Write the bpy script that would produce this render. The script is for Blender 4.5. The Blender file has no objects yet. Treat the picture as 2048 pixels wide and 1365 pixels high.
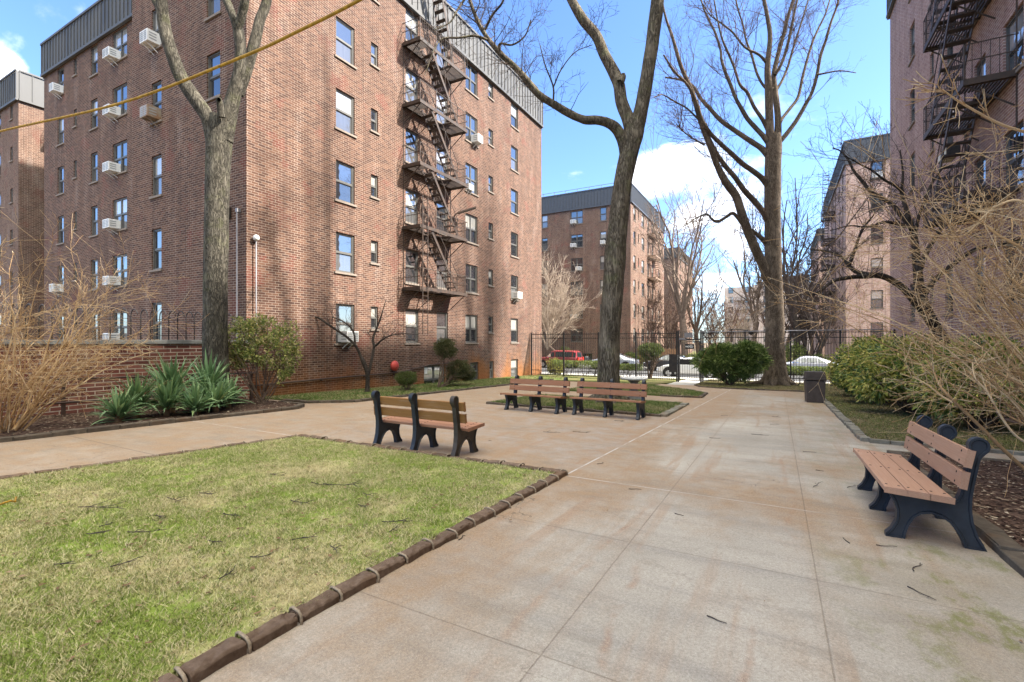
import bpy, bmesh, math, random
import numpy as np
from mathutils import Vector, Matrix, noise as mnoise

rnd = random.Random(11)
rng = np.random.default_rng(11)
R = math.radians
SC = bpy.context.scene
COL = SC.collection
SLOPE = 0.026
CAM_H = 1.61
YAW = math.atan2(531, 960)
SN, CS = math.sin(YAW), math.cos(YAW)


def gz(y):
    """height of the ground: it falls gently away from the camera and is level past the street"""
    return -SLOPE * min(y, 36.0)


def P(x, y, t):
    """surveyed point: bearing/elevation read from the photo (2048 px wide) and a distance in metres"""
    u = (x - 1024) / 960.0
    v = (682.5 - y) / 960.0
    return Vector((t * (-SN + u * CS), t * (CS + u * SN), CAM_H + t * v))


# ------------------------------------------------------------------ tagging
def tag(o, label=None, cat=None, group=None, kind=None):
    if label: o['label'] = label
    if cat: o['category'] = cat
    if group: o['group'] = group
    if kind: o['kind'] = kind
    return o


def thing(name, loc, label, cat, group=None, rz=0.0):
    o = bpy.data.objects.new(name, None)
    o.empty_display_size = 0.2
    COL.objects.link(o)
    o.location = loc
    o.rotation_euler = (0, 0, rz)
    return tag(o, label, cat, group)


def link(name, me, parent=None, loc=(0, 0, 0), rz=0.0):
    o = bpy.data.objects.new(name, me)
    COL.objects.link(o)
    if parent: o.parent = parent
    o.location = loc
    o.rotation_euler = (0, 0, rz)
    return o


def copy_tree(o, parent=None):
    c = o.copy()
    COL.objects.link(c)
    if parent: c.parent = parent
    for ch in list(o.children):
        copy_tree(ch, c)
    return c


# ------------------------------------------------------------------ mesh builder
class MB:
    def __init__(s):
        s.v = []; s.f = []; s.mi = []

    def face(s, pts, mi=0):
        b = len(s.v)
        s.v.extend([tuple(p) for p in pts])
        s.f.append(tuple(range(b, b + len(pts)))); s.mi.append(mi)

    def box(s, x0, y0, z0, x1, y1, z1, mi=0):
        b = len(s.v)
        s.v += [(x0, y0, z0), (x1, y0, z0), (x1, y1, z0), (x0, y1, z0), (x0, y0, z1), (x1, y0, z1), (x1, y1, z1), (x0, y1, z1)]
        for q in ((0, 3, 2, 1), (4, 5, 6, 7), (0, 1, 5, 4), (1, 2, 6, 5), (2, 3, 7, 6), (3, 0, 4, 7)):
            s.f.append(tuple(b + k for k in q)); s.mi.append(mi)

    def bar(s, a, c, w, h, mi=0, up=(0, 0, 1)):
        """rectangular bar from a to c"""
        a = Vector(a); c = Vector(c); d = (c - a)
        if d.length < 1e-6: return
        d.normalize(); upv = Vector(up)
        if abs(d.dot(upv)) > 0.98: upv = Vector((1, 0, 0))
        sd = d.cross(upv).normalized(); u2 = sd.cross(d).normalized()
        sd *= w / 2; u2 *= h / 2
        b = len(s.v)
        for p in (a, c):
            for k in ((-1, -1), (1, -1), (1, 1), (-1, 1)):
                s.v.append(tuple(p + sd * k[0] + u2 * k[1]))
        for q in ((0, 1, 2, 3), (7, 6, 5, 4), (0, 4, 5, 1), (1, 5, 6, 2), (2, 6, 7, 3), (3, 7, 4, 0)):
            s.f.append(tuple(b + k for k in q)); s.mi.append(mi)

    def tube(s, pts, rad, n=8, mi=0, cap=True):
        v, f = tube_np(np.array([tuple(p) for p in pts], float), np.array(rad if hasattr(rad, '__len__') else [rad] * len(pts), float), n)
        b = len(s.v)
        s.v.extend(map(tuple, v.tolist()))
        for q in f.tolist():
            s.f.append(tuple(b + k for k in q)); s.mi.append(mi)
        if cap:
            s.f.append(tuple(b + k for k in range(n))); s.mi.append(mi)
            e = len(s.v) - n
            s.f.append(tuple(e + n - 1 - k for k in range(n))); s.mi.append(mi)

    def lathe(s, prof, c=(0, 0, 0), n=16, mi=0, axis='z'):
        b = len(s.v)
        for r, h in prof:
            for k in range(n):
                a = 2 * math.pi * k / n
                p = (r * math.cos(a), r * math.sin(a), h)
                if axis == 'x': p = (h, p[0], p[1])
                if axis == 'y': p = (p[0], h, p[1])
                s.v.append((c[0] + p[0], c[1] + p[1], c[2] + p[2]))
        for i in range(len(prof) - 1):
            for k in range(n):
                s.f.append((b + i * n + k, b + i * n + (k + 1) % n, b + (i + 1) * n + (k + 1) % n, b + (i + 1) * n + k)); s.mi.append(mi)
        s.f.append(tuple(b + k for k in range(n))); s.mi.append(mi)
        e = b + (len(prof) - 1) * n
        s.f.append(tuple(e + k for k in range(n))); s.mi.append(mi)

    def mesh(s, name, mats, smooth=False, uv=False, bevel=0, fix=True):
        me = bpy.data.meshes.new(name)
        me.from_pydata(s.v, [], s.f)
        for m in (mats if isinstance(mats, (list, tuple)) else [mats]):
            me.materials.append(m)
        if any(s.mi):
            me.polygons.foreach_set('material_index', s.mi)
        if bevel or fix:
            bm = bmesh.new(); bm.from_mesh(me)
            if bevel:
                bmesh.ops.remove_doubles(bm, verts=bm.verts, dist=1e-5)
                es = [e for e in bm.edges if len(e.link_faces) == 2 and e.calc_face_angle(0) > 0.6]
                bmesh.ops.bevel(bm, geom=es, offset=bevel, segments=2, affect='EDGES', profile=0.6)
            if fix:
                bmesh.ops.recalc_face_normals(bm, faces=bm.faces)
            bm.to_mesh(me); bm.free()
        if uv: boxuv(me)
        if smooth:
            me.polygons.foreach_set('use_smooth', [True] * len(me.polygons))
        me.update()
        return me

    def obj(s, name, mats, parent=None, loc=(0, 0, 0), rz=0.0, **k):
        return link(name, s.mesh(name, mats, **k), parent, loc, rz)


def boxuv(me):
    l = me.uv_layers.new(name='UVMap')
    for p in me.polygons:
        n = p.normal
        ax = max(range(3), key=lambda i: abs(n[i]))
        for li in p.loop_indices:
            c = me.vertices[me.loops[li].vertex_index].co
            l.data[li].uv = (c.y, c.z) if ax == 0 else ((c.x, c.z) if ax == 1 else (c.x, c.y))


def tube_np(p, r, n):
    k = len(p)
    t = np.gradient(p, axis=0)
    t /= (np.linalg.norm(t, axis=1, keepdims=True) + 1e-9)
    mt = t.mean(axis=0)
    ref = np.eye(3)[int(np.argmin(np.abs(mt)))]
    s = np.cross(t, ref); s /= (np.linalg.norm(s, axis=1, keepdims=True) + 1e-9)
    u = np.cross(s, t)
    a = np.arange(n) * 2 * math.pi / n
    v = p[:, None, :] + r[:, None, None] * (np.cos(a)[None, :, None] * s[:, None, :] + np.sin(a)[None, :, None] * u[:, None, :])
    i = np.arange(k - 1)[:, None] * n; j = np.arange(n)[None, :]; j2 = (j + 1) % n
    f = np.stack([i + j, i + j2, i + n + j2, i + n + j], axis=-1).reshape(-1, 4)
    return v.reshape(-1, 3), f


def np_obj(name, v, f, mat, parent=None, loc=(0, 0, 0), smooth=True):
    v = np.ascontiguousarray(v, dtype=np.float32); f = np.ascontiguousarray(f, dtype=np.int32)
    me = bpy.data.meshes.new(name)
    k = f.shape[1]
    me.vertices.add(len(v)); me.vertices.foreach_set('co', v.ravel())
    me.loops.add(f.size); me.loops.foreach_set('vertex_index', f.ravel())
    me.polygons.add(len(f)); me.polygons.foreach_set('loop_start', np.arange(len(f), dtype=np.int32) * k)
    me.polygons.foreach_set('use_smooth', np.full(len(f), smooth))
    me.materials.append(mat)
    me.update(calc_edges=True); me.validate()
    return link(name, me, parent, loc)


class Tubes:
    """collects many tapered tubes into one mesh"""
    def __init__(s): s.v = []; s.f = []; s.n = 0

    def add(s, p, r, n=5):
        v, f = tube_np(np.asarray(p, float), np.asarray(r, float), n)
        s.v.append(v); s.f.append(f + s.n); s.n += len(v)

    def obj(s, name, mat, parent=None, base=(0, 0, 0), smooth=True):
        v = np.concatenate(s.v) - np.array(base)
        return np_obj(name, v, np.concatenate(s.f), mat, parent, smooth=smooth)


def catmull(pts, k=6):
    """pts: list of (vec..., r) rows; returns resampled rows"""
    a = np.asarray(pts, float)
    a = np.vstack([2 * a[0] - a[1], a, 2 * a[-1] - a[-2]])
    out = []
    for i in range(1, len(a) - 2):
        p0, p1, p2, p3 = a[i - 1], a[i], a[i + 1], a[i + 2]
        for j in range(k):
            t = j / k
            out.append(0.5 * (2 * p1 + (p2 - p0) * t + (2 * p0 - 5 * p1 + 4 * p2 - p3) * t * t + (-p0 + 3 * p1 - 3 * p2 + p3) * t ** 3))
    out.append(a[-2])
    return np.array(out)


# ------------------------------------------------------------------ materials
class G:
    def __init__(s, name, rough=0.8, spec=0.3, color=None, metal=0.0):
        s.m = bpy.data.materials.new(name); s.m.use_nodes = True
        s.nt = s.m.node_tree; s.b = s.nt.nodes['Principled BSDF']
        s.b.inputs['Roughness'].default_value = rough
        s.b.inputs['Specular IOR Level'].default_value = spec
        s.b.inputs['Metallic'].default_value = metal
        if color is not None: s.base(color)

    def set(s, sock, v):
        if isinstance(v, bpy.types.NodeSocket): s.nt.links.new(v, sock)
        elif v is not None:
            if hasattr(sock.default_value, '__len__'):
                if not hasattr(v, '__len__'): v = (v, v, v)
                v = tuple(v)
                n = len(sock.default_value)
                if n == 4 and len(v) == 3: v = v + (1.0,)
                sock.default_value = v
            else: sock.default_value = v

    def node(s, typ, **props):
        n = s.nt.nodes.new(typ)
        for k, v in props.items(): setattr(n, k, v)
        return n

    def base(s, v): s.set(s.b.inputs['Base Color'], v)
    def rough(s, v): s.set(s.b.inputs['Roughness'], v)

    def coord(s, which='Object'):
        return s.node('ShaderNodeTexCoord').outputs[which]

    def pos(s): return s.node('ShaderNodeNewGeometry').outputs['Position']
    def island(s): return s.node('ShaderNodeNewGeometry').outputs['Random Per Island']
    def objrand(s): return s.node('ShaderNodeObjectInfo').outputs['Random']

    def map(s, v, scale=(1, 1, 1), loc=(0, 0, 0), rot=(0, 0, 0)):
        n = s.node('ShaderNodeMapping'); s.set(n.inputs[0], v)
        n.inputs['Location'].default_value = loc; n.inputs['Scale'].default_value = scale; n.inputs['Rotation'].default_value = rot
        return n.outputs[0]

    def noise(s, v, scale=1, detail=4, rough=0.55, out='Fac', dist=0.0):
        n = s.node('ShaderNodeTexNoise'); s.set(n.inputs['Vector'], v)
        n.inputs['Scale'].default_value = scale; n.inputs['Detail'].default_value = detail; n.inputs['Roughness'].default_value = rough
        n.inputs['Distortion'].default_value = dist
        return n.outputs[out]

    def vor(s, v, scale=1, feature='F1', out='Distance'):
        n = s.node('ShaderNodeTexVoronoi', feature=feature); s.set(n.inputs['Vector'], v); n.inputs['Scale'].default_value = scale
        return n.outputs[out]

    def math(s, op, a, b=None, c=None, clamp=False):
        n = s.node('ShaderNodeMath', operation=op, use_clamp=clamp)
        s.set(n.inputs[0], a); s.set(n.inputs[1], b)
        if c is not None: s.set(n.inputs[2], c)
        return n.outputs[0]

    def mapr(s, v, a, b, c=0.0, d=1.0, smooth=False):
        n = s.node('ShaderNodeMapRange')
        if smooth: n.interpolation_type = 'SMOOTHSTEP'
        for i, x in enumerate((v, a, b, c, d)): s.set(n.inputs[i], x)
        return n.outputs[0]

    def mix(s, f, a, b, blend='MIX'):
        n = s.node('ShaderNodeMix', data_type='RGBA', blend_type=blend)
        s.set(n.inputs[0], f); s.set(n.inputs[6], a); s.set(n.inputs[7], b)
        return n.outputs[2]

    def ramp(s, f, stops, interp='LINEAR'):
        n = s.node('ShaderNodeValToRGB'); s.set(n.inputs[0], f)
        cr = n.color_ramp; cr.interpolation = interp
        while len(cr.elements) < len(stops): cr.elements.new(0.5)
        for e, (p, c) in zip(cr.elements, stops):
            e.position = p; e.color = tuple(c) + (1,) if len(c) == 3 else c
        return n.outputs[0]

    def sep(s, v):
        n = s.node('ShaderNodeSeparateXYZ'); s.set(n.inputs[0], v)
        return n.outputs

    def comb(s, x=0.0, y=0.0, z=0.0):
        n = s.node('ShaderNodeCombineXYZ')
        for i, q in enumerate((x, y, z)): s.set(n.inputs[i], q)
        return n.outputs[0]

    def bump(s, h, strength=0.5, dist=0.01):
        n = s.node('ShaderNodeBump'); s.set(n.inputs['Height'], h)
        n.inputs['Strength'].default_value = strength; n.inputs['Distance'].default_value = dist
        s.nt.links.new(n.outputs[0], s.b.inputs['Normal'])


def plain(name, c, rough=0.6, spec=0.3, metal=0.0, var=0.15, scale=6, bump=0.0):
    g = G(name, rough, spec, None, metal)
    n = g.noise(g.coord(), scale, 5, 0.6)
    lo = tuple(x * (1 - var) for x in c); hi = tuple(min(1, x * (1 + var)) for x in c)
    g.base(g.ramp(n, [(0.3, lo), (0.7, hi)]))
    if bump: g.bump(n, bump, 0.01)
    return g.m


def brick(name, cols, mortar, bw=0.24, rh=0.08, ms=0.008, rust=None, wash=0.5, redpatch=0.5):
    g = G(name, 0.88, 0.15)
    uv = g.coord('UV')
    sp = g.sep(uv)
    bt = g.node('ShaderNodeTexBrick'); g.set(bt.inputs['Vector'], uv)
    bt.inputs['Scale'].default_value = 1; bt.inputs['Mortar Size'].default_value = ms
    bt.inputs['Mortar Smooth'].default_value = 0.15
    bt.inputs['Brick Width'].default_value = bw; bt.inputs['Row Height'].default_value = rh
    row = g.math('FLOOR', g.math('DIVIDE', sp[1], rh))
    par = g.math('SUBTRACT', 1.0, g.math('ABSOLUTE', g.math('MODULO', row, 2.0)))
    colm = g.math('FLOOR', g.math('ADD', g.math('DIVIDE', sp[0], bw), g.math('MULTIPLY', par, 0.5)))
    wn = g.node('ShaderNodeTexWhiteNoise', noise_dimensions='2D'); g.set(wn.inputs[0], g.comb(colm, row, 0.0))
    big = g.noise(uv, 0.22, 4, 0.6)
    med = g.noise(uv, 0.9, 4, 0.6)
    sel = g.math('ADD', g.math('ADD', g.math('MULTIPLY', wn.outputs[0], 0.50), 0.12), g.math('MULTIPLY', big, 0.30))
    bc = g.ramp(sel, [(0.0, cols[0]), (0.3, cols[1]), (0.55, cols[2]), (0.78, cols[3]), (1.0, cols[4])])
    bc = g.mix(g.mapr(med, 0.56, 0.66, 0, redpatch, True), bc, g.mix(wn.outputs[0], (0.20, 0.055, 0.038), (0.14, 0.043, 0.033)))
    fine = g.noise(uv, 40, 3, 0.6)
    bc = g.mix(g.mapr(fine, 0.3, 0.7, 0.0, 0.35), bc, g.mix(0.5, bc, (0.02, 0.015, 0.012)))
    streak = g.noise(g.map(uv, (1.6, 0.35, 1)), 1.0, 5, 0.65)
    mo = g.mix(g.mapr(streak, 0.42, 0.66, 0, 1, True), mortar, tuple(min(1, x * 1.45) for x in mortar))
    c = g.mix(bt.outputs['Fac'], bc, mo)
    # lime bloom washing down the wall, and soot patches
    c = g.mix(g.mapr(streak, 0.55, 0.78, 0, wash, True), c, (0.30, 0.26, 0.235))
    c = g.mix(g.mapr(g.noise(uv, 0.45, 5, 0.6), 0.55, 0.8, 0, 0.45, True), c, (0.05, 0.032, 0.028))
    soot = g.noise(g.map(uv, (4.5, 0.11, 1)), 1.0, 6, 0.7)
    c = g.mix(g.mapr(soot, 0.5, 0.72, 0, 0.42, True), c, (0.045, 0.03, 0.026))
    if rust:
        zl, amt = rust
        nz = g.noise(g.map(uv, (0.8, 0.45, 1)), 1.0, 7, 0.68, dist=0.6)
        nx = g.noise(g.map(uv, (0.33, 0.02, 1), loc=(3.1, 0, 0)), 1.0, 3, 0.5)
        h = g.math('ADD', sp[1], g.math('MULTIPLY', g.math('SUBTRACT', nz, 0.5), 4.2))
        h = g.math('ADD', h, g.math('MULTIPLY', g.math('SUBTRACT', nx, 0.48), 5.0))
        mk = g.mapr(h, zl - 1.1, zl + 0.75, amt, 0.0, True)
        mk = g.math('MULTIPLY', mk, g.mapr(sp[1], 0.9, 2.2, 1.0, 0.0))
        rc = g.mix(g.mapr(nz, 0.35, 0.65), (0.12, 0.055, 0.022), (0.30, 0.135, 0.035))
        c = g.mix(mk, c, g.mix(0.45, rc, g.mix(1.0, c, (1.9, 1.1, 0.55), 'MULTIPLY')))
    g.base(c)
    hgt = g.math('SUBTRACT', g.math('MULTIPLY', fine, 0.25), bt.outputs['Fac'])
    g.bump(hgt, 0.6, 0.012)
    return g.m


M = {}
BR = [(0.032, 0.019, 0.016), (0.066, 0.034, 0.026), (0.105, 0.054, 0.038), (0.15, 0.080, 0.054), (0.21, 0.124, 0.084)]
BL = [(0.16, 0.095, 0.085), (0.27, 0.15, 0.128), (0.34, 0.20, 0.168), (0.40, 0.25, 0.205), (0.48, 0.33, 0.275)]
M['brick_main'] = brick('brick_main', BR, (0.235, 0.188, 0.155), ms=0.0075, rust=(0.35, 0.9), wash=0.22, redpatch=0.55)
M['brick_wing'] = brick('brick_wing', [(0.05, 0.027, 0.022), (0.085, 0.045, 0.034), (0.125, 0.068, 0.05), (0.155, 0.088, 0.062), (0.19, 0.12, 0.085)], (0.27, 0.22, 0.175))
M['brick_low'] = brick('brick_low', [(0.06, 0.03, 0.028), (0.13, 0.05, 0.04), (0.20, 0.075, 0.055), (0.27, 0.11, 0.08), (0.33, 0.15, 0.11)], (0.40, 0.33, 0.26), bw=0.33, rh=0.10, ms=0.011, wash=0.25, redpatch=0.6)
M['brick_right'] = brick('brick_right', BL, (0.48, 0.40, 0.355), wash=0.45, redpatch=0.15)
M['brick_far'] = brick('brick_far', BR, (0.40, 0.31, 0.25), bw=0.24, rh=0.08, wash=0.2, redpatch=0.75)
M['brick_pale'] = brick('brick_pale', [(0.40, 0.29, 0.24), (0.46, 0.35, 0.29), (0.52, 0.42, 0.35), (0.57, 0.47, 0.40), (0.62, 0.54, 0.47)], (0.7, 0.64, 0.6), wash=0.1, redpatch=0.0)  # brick lightened to stand in for sun missing on the shaded front
M['brick_corner'] = brick('brick_corner', [(0.26, 0.14, 0.12), (0.42, 0.25, 0.205), (0.52, 0.34, 0.27), (0.60, 0.43, 0.35), (0.66, 0.52, 0.44)], (0.62, 0.52, 0.46), wash=0.15, redpatch=0.5)


def metal_roof():
    g = G('mansard_metal', 0.5, 0.4, None, 0.1)
    uv = g.coord()
    n = g.noise(g.map(uv, (1, 1, 0.3)), 1.2, 5, 0.6)
    g.base(g.ramp(n, [(0.3, (0.06, 0.06, 0.061)), (0.7, (0.10, 0.099, 0.098))]))
    g.rough(g.mapr(n, 0.3, 0.7, 0.5, 0.7))
    return g.m


M['mansard'] = metal_roof()
M['mansard_dark'] = plain('mansard_dark', (0.075, 0.078, 0.085), 0.45, 0.5, 0.2)
M['frame'] = plain('window_frame', (0.10, 0.097, 0.09), 0.45, 0.4)
M['sill'] = plain('stone_sill', (0.20, 0.165, 0.14), 0.8, 0.2, var=0.25, scale=9)
M['roof'] = plain('roof_felt', (0.06, 0.06, 0.06), 0.9)
M['coping'] = plain('stone_coping', (0.17, 0.17, 0.16), 0.75, 0.3, var=0.3, scale=4, bump=0.2)


def glass(name, lo, refl, curtain):
    g = G(name, 0.03, 0.5)
    out = g.nt.nodes['Material Output']
    rn = g.objrand()
    x = g.coord('Object')
    folds = g.noise(g.map(x, (22, 1, 0.6)), 1.0, 2, 0.5)
    cloth = g.mix(folds, tuple(c * 0.55 for c in curtain), curtain)
    wn = g.node('ShaderNodeTexWhiteNoise', noise_dimensions='1D'); g.set(wn.inputs['W'], g.math('MULTIPLY', rn, 37.0))
    g.base(g.mix(g.math('GREATER_THAN', wn.outputs[0], 0.5), lo, cloth))
    g.rough(0.9); g.b.inputs['Specular IOR Level'].default_value = 0.0
    gl = g.node('ShaderNodeBsdfGlossy'); gl.inputs['Roughness'].default_value = 0.015
    gl.inputs['Color'].default_value = (0.95, 0.97, 1, 1)
    wob = g.noise(x, 1.7, 2, 0.5)
    bn = g.node('ShaderNodeBump'); bn.inputs['Strength'].default_value = 0.06; bn.inputs['Distance'].default_value = 0.02
    g.set(bn.inputs['Height'], wob); g.nt.links.new(bn.outputs[0], gl.inputs['Normal'])
    lw = g.node('ShaderNodeLayerWeight'); lw.inputs[0].default_value = 0.35
    mx = g.node('ShaderNodeMixShader')
    g.set(mx.inputs[0], g.mapr(lw.outputs['Fresnel'], 0.0, 1.0, refl, 1.0))
    g.nt.links.new(g.b.outputs[0], mx.inputs[1]); g.nt.links.new(gl.outputs[0], mx.inputs[2])
    g.nt.links.new(mx.outputs[0], out.inputs['Surface'])
    return g.m


M['pane'] = glass('window_glass', (0.02, 0.022, 0.025), 0.23, (0.46, 0.45, 0.42))
M['screen'] = glass('window_screen', (0.02, 0.022, 0.025), 0.14, (0.12, 0.12, 0.12))
M['carglass'] = glass('car_glass', (0.012, 0.03, 0.034), 0.06, (0.012, 0.03, 0.034))


def iron(name, c, rust):
    g = G(name, 0.6, 0.4)
    n = g.noise(g.coord(), 5, 6, 0.65)
    g.base(g.ramp(n, [(0.35, c), (0.72, rust)]))
    return g.m


M['iron_fe'] = iron('fire_escape_iron', (0.026, 0.02, 0.017), (0.075, 0.045, 0.03))
M['iron_fe_pale'] = iron('fire_escape_pale', (0.20, 0.14, 0.10), (0.30, 0.20, 0.14))
M['iron_black'] = iron('black_iron', (0.012, 0.012, 0.013), (0.04, 0.03, 0.026))
M['iron_rail'] = iron('rusty_rail', (0.045, 0.028, 0.022), (0.09, 0.05, 0.035))
M['white_metal'] = plain('white_enamel', (0.72, 0.72, 0.70), 0.4, 0.4, var=0.08)
M['ac_grille'] = plain('ac_grille', (0.30, 0.31, 0.31), 0.5, 0.3)
M['ac_rusty'] = iron('ac_rusty', (0.30, 0.27, 0.22), (0.24, 0.11, 0.04))
M['dark'] = plain('dark_void', (0.012, 0.012, 0.013), 0.9)
M['pipe'] = plain('painted_pipe', (0.20, 0.195, 0.21), 0.5, 0.4)
M['red_bell'] = plain('red_bell', (0.42, 0.055, 0.045), 0.5, 0.4, var=0.3)
M['yellow'] = plain('yellow_cable', (0.40, 0.22, 0.018), 0.6, 0.3, var=0.4, scale=40)
M['paper'] = plain('white_paper', (0.78, 0.78, 0.76), 0.8, 0.1, var=0.03)


def concrete():
    g = G('concrete_paving', 0.9, 0.15)
    p = g.pos(); sp = g.sep(p)
    x, y = sp[0], sp[1]
    n1 = g.noise(p, 0.55, 6, 0.6); n2 = g.noise(p, 2.6, 6, 0.65); n3 = g.noise(p, 60, 3, 0.6)
    sweep = g.noise(g.map(p, (0.55, 4.5, 1), rot=(0, 0, R(12))), 1.0, 5, 0.6)
    c = g.ramp(n1, [(0.3, (0.335, 0.305, 0.26)), (0.7, (0.505, 0.465, 0.40))])
    # newer, greyer pour between the benches
    gm = g.math('MULTIPLY', g.math('MULTIPLY', g.mapr(x, -8.1, -7.6, 0, 1), g.mapr(x, -2.5, -2.3, 1, 0)), g.math('MULTIPLY', g.mapr(y, 5.9, 7.2, 0.2, 1), g.mapr(y, 12.4, 13.2, 1, 0)))
    c = g.mix(g.math('MULTIPLY', gm, 0.8), c, g.mix(sweep, (0.36, 0.365, 0.37), (0.50, 0.49, 0.475)))
    c = g.mix(g.mapr(sweep, 0.47, 0.72, 0, 0.55, True), c, (0.27, 0.255, 0.235))
    # orange rust from the sprinklers: heavy on the left walk, along the lawn corner, in long runs down the walk
    nr = g.noise(g.map(p, (0.5, 0.28, 1)), 1.0, 10, 0.7)
    left = g.mapr(x, -6.5, -9.0, 0.0, 0.10)
    band = g.math('MULTIPLY', g.mapr(g.math('ABSOLUTE', g.math('SUBTRACT', y, 5.9)), 0.1, 1.5, 0.16, 0.0), g.mapr(x, -7.4, -2.2, 0.55, 1))
    band2 = g.math('MULTIPLY', g.mapr(g.math('ABSOLUTE', g.math('SUBTRACT', y, 8.2)), 0.1, 1.1, 0.17, 0.0), g.mapr(x, -0.6, 0.6, 0.0, 1))
    band3 = g.math('MULTIPLY', g.mapr(y, 12, 16, 0.0, 0.16), g.mapr(x, -3.2, -2.4, 0.3, 1))
    nearl = g.math('MULTIPLY', g.mapr(x, -2.4, -1.1, 0.27, 0.0), g.mapr(y, 1.6, 4.4, 0.25, 1))
    t = nr
    for q in (left, band, band2, band3, nearl): t = g.math('ADD', t, q)
    rm = g.math('MULTIPLY', g.mapr(t, 0.46, 0.72, 0, 0.85, True), g.mapr(n2, 0.3, 0.6, 0.45, 1.0))
    rc = g.mix(n2, (0.235, 0.128, 0.055), (0.37, 0.25, 0.145))
    c = g.mix(rm, c, rc)
    st = g.noise(g.map(p, (3.4, 0.22, 1), rot=(0, 0, R(4))), 1.0, 5, 0.6)
    c = g.mix(g.math('MULTIPLY', g.mapr(st, 0.53, 0.68, 0, 0.55, True), g.mapr(n1, 0.35, 0.6, 0.3, 1.0)), c, (0.33, 0.20, 0.115))
    gr = g.noise(g.map(p, (0.9, 2.2, 1), rot=(0, 0, R(-20))), 1.0, 7, 0.7)
    c = g.mix(g.mapr(gr, 0.5, 0.7, 0, 0.5, True), c, (0.21, 0.185, 0.15))
    # narrow rust runs
    wig = g.math('MULTIPLY', g.math('SUBTRACT', g.noise(p, 0.9, 3), 0.5), 0.45)
    for x0, s, a, b, am in ((-1.45, 0.05, 1.6, 5.3, 0.6), (-1.28, 0.0, 1.2, 3.0, 0.25), (-0.52, -0.12, 1.0, 3.9, 0.7), (-0.02, -0.05, 1.3, 3.6, 0.6), (0.1, 0, 5, 9, 0.5), (-1.2, 0.05, 6, 9, 0.5)):
        d = g.math('ABSOLUTE', g.math('SUBTRACT', g.math('ADD', x, wig), g.math('MULTIPLY_ADD', y, s, x0)))
        mk = g.math('MULTIPLY', g.mapr(d, 0.0, 0.045, am, 0, True), g.math('MULTIPLY', g.mapr(y, a - 0.3, a + 0.3, 0, 1), g.mapr(y, b - 0.6, b + 0.3, 1, 0)))
        c = g.mix(g.math('MULTIPLY', mk, g.mapr(n2, 0.42, 0.62, 0.0, 0.85)), c, (0.33, 0.19, 0.115))
    wp = g.node('ShaderNodeVectorMath', operation='ADD'); g.set(wp.inputs[0], p); g.set(wp.inputs[1], g.noise(p, 1.6, 4, 0.6, out='Color'))
    ce = g.vor(wp.outputs[0], 0.42, 'DISTANCE_TO_EDGE')
    c = g.mix(g.math('MULTIPLY', g.mapr(ce, 0.0006, 0.0026, 0.75, 0), g.mapr(n1, 0.5, 0.58, 0, 1)), c, (0.10, 0.08, 0.06))
    # damp moss by the right bed
    mm = g.math('MULTIPLY', g.mapr(x, 0.15, 0.9, 0.0, 1.0), g.mapr(y, 6.5, 4.5, 0.25, 1.0))
    c = g.mix(g.math('MULTIPLY', mm, g.mapr(g.noise(p, 1.2, 5, 0.6), 0.35, 0.6, 0.15, 0.5)), c, (0.27, 0.215, 0.13))
    mo = g.noise(g.map(p, (2.2, 1.2, 1)), 1.0, 6, 0.7)
    c = g.mix(g.math('MULTIPLY', mm, g.mapr(mo, 0.50, 0.62, 0, 0.85, True)), c, (0.17, 0.175, 0.05))
    # tooled joints
    def line(coord, at, w):
        return g.mapr(g.math('ABSOLUTE', g.math('SUBTRACT', coord, at)), w * 0.45, w, 1.0, 0.0)
    ry = g.math('ABSOLUTE', g.math('SUBTRACT', g.math('FRACT', g.math('DIVIDE', g.math('SUBTRACT', y, 0.55 - 0.88), 1.76)), 0.5))
    jm = g.math('MULTIPLY', g.mapr(ry, 0.0016, 0.0038, 1.0, 0.0), g.mapr(x, -7.7, -7.6, 0, 1))
    for xx in (-1.1, 0.25): jm = g.math('MAXIMUM', jm, line(x, xx, 0.0062))
    band_ = g.mapr(g.math('MINIMUM', g.math('ABSOLUTE', g.math('SUBTRACT', x, -1.1)), g.math('ABSOLUTE', g.math('SUBTRACT', x, 0.25))), 0.03, 0.075, 0.18, 0)
    c = g.mix(band_, c, (0.33, 0.235, 0.165))
    c = g.mix(g.math('MULTIPLY', jm, g.mapr(n2, 0.35, 0.65, 0.62, 0.25)), c, (0.16, 0.12, 0.085))
    jx = g.math('MULTIPLY', line(y, 9.5, 0.014), g.mapr(x, -7.9, -7.8, 1, 0))
    for yy in (1.5, 3.7): jx = g.math('MAXIMUM', jx, g.math('MULTIPLY', line(y, yy, 0.014), g.mapr(x, -7.9, -7.8, 1, 0)))
    c = g.mix(g.math('MULTIPLY', jx, 0.7), c, (0.15, 0.11, 0.08))
    # pale caulked joints, patchy
    ck = g.math('MULTIPLY', line(g.math('SUBTRACT', x, g.math('MULTIPLY', g.math('SUBTRACT', y, 5.9), 0.03)), -2.44, 0.018), g.mapr(y, 5.8, 5.9, 0, 1))
    ck = g.math('MAXIMUM', ck, g.math('MULTIPLY', line(y, 5.84, 0.014), g.mapr(x, -2.6, 0.8, 1.0, 0.45)))
    ck = g.math('MULTIPLY', ck, g.mapr(n2, 0.40, 0.56, 0.1, 0.85))
    c = g.mix(ck, c, (0.60, 0.59, 0.58))
    c = g.mix(g.mapr(n3, 0.35, 0.7, 0.0, 0.6), c, g.mix(0.6, c, (0.10, 0.08, 0.065)))
    gt = g.noise(p, 170, 2, 0.7)
    c = g.mix(g.mapr(gt, 0.52, 0.7, 0, 0.5), c, (0.16, 0.135, 0.11))
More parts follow.
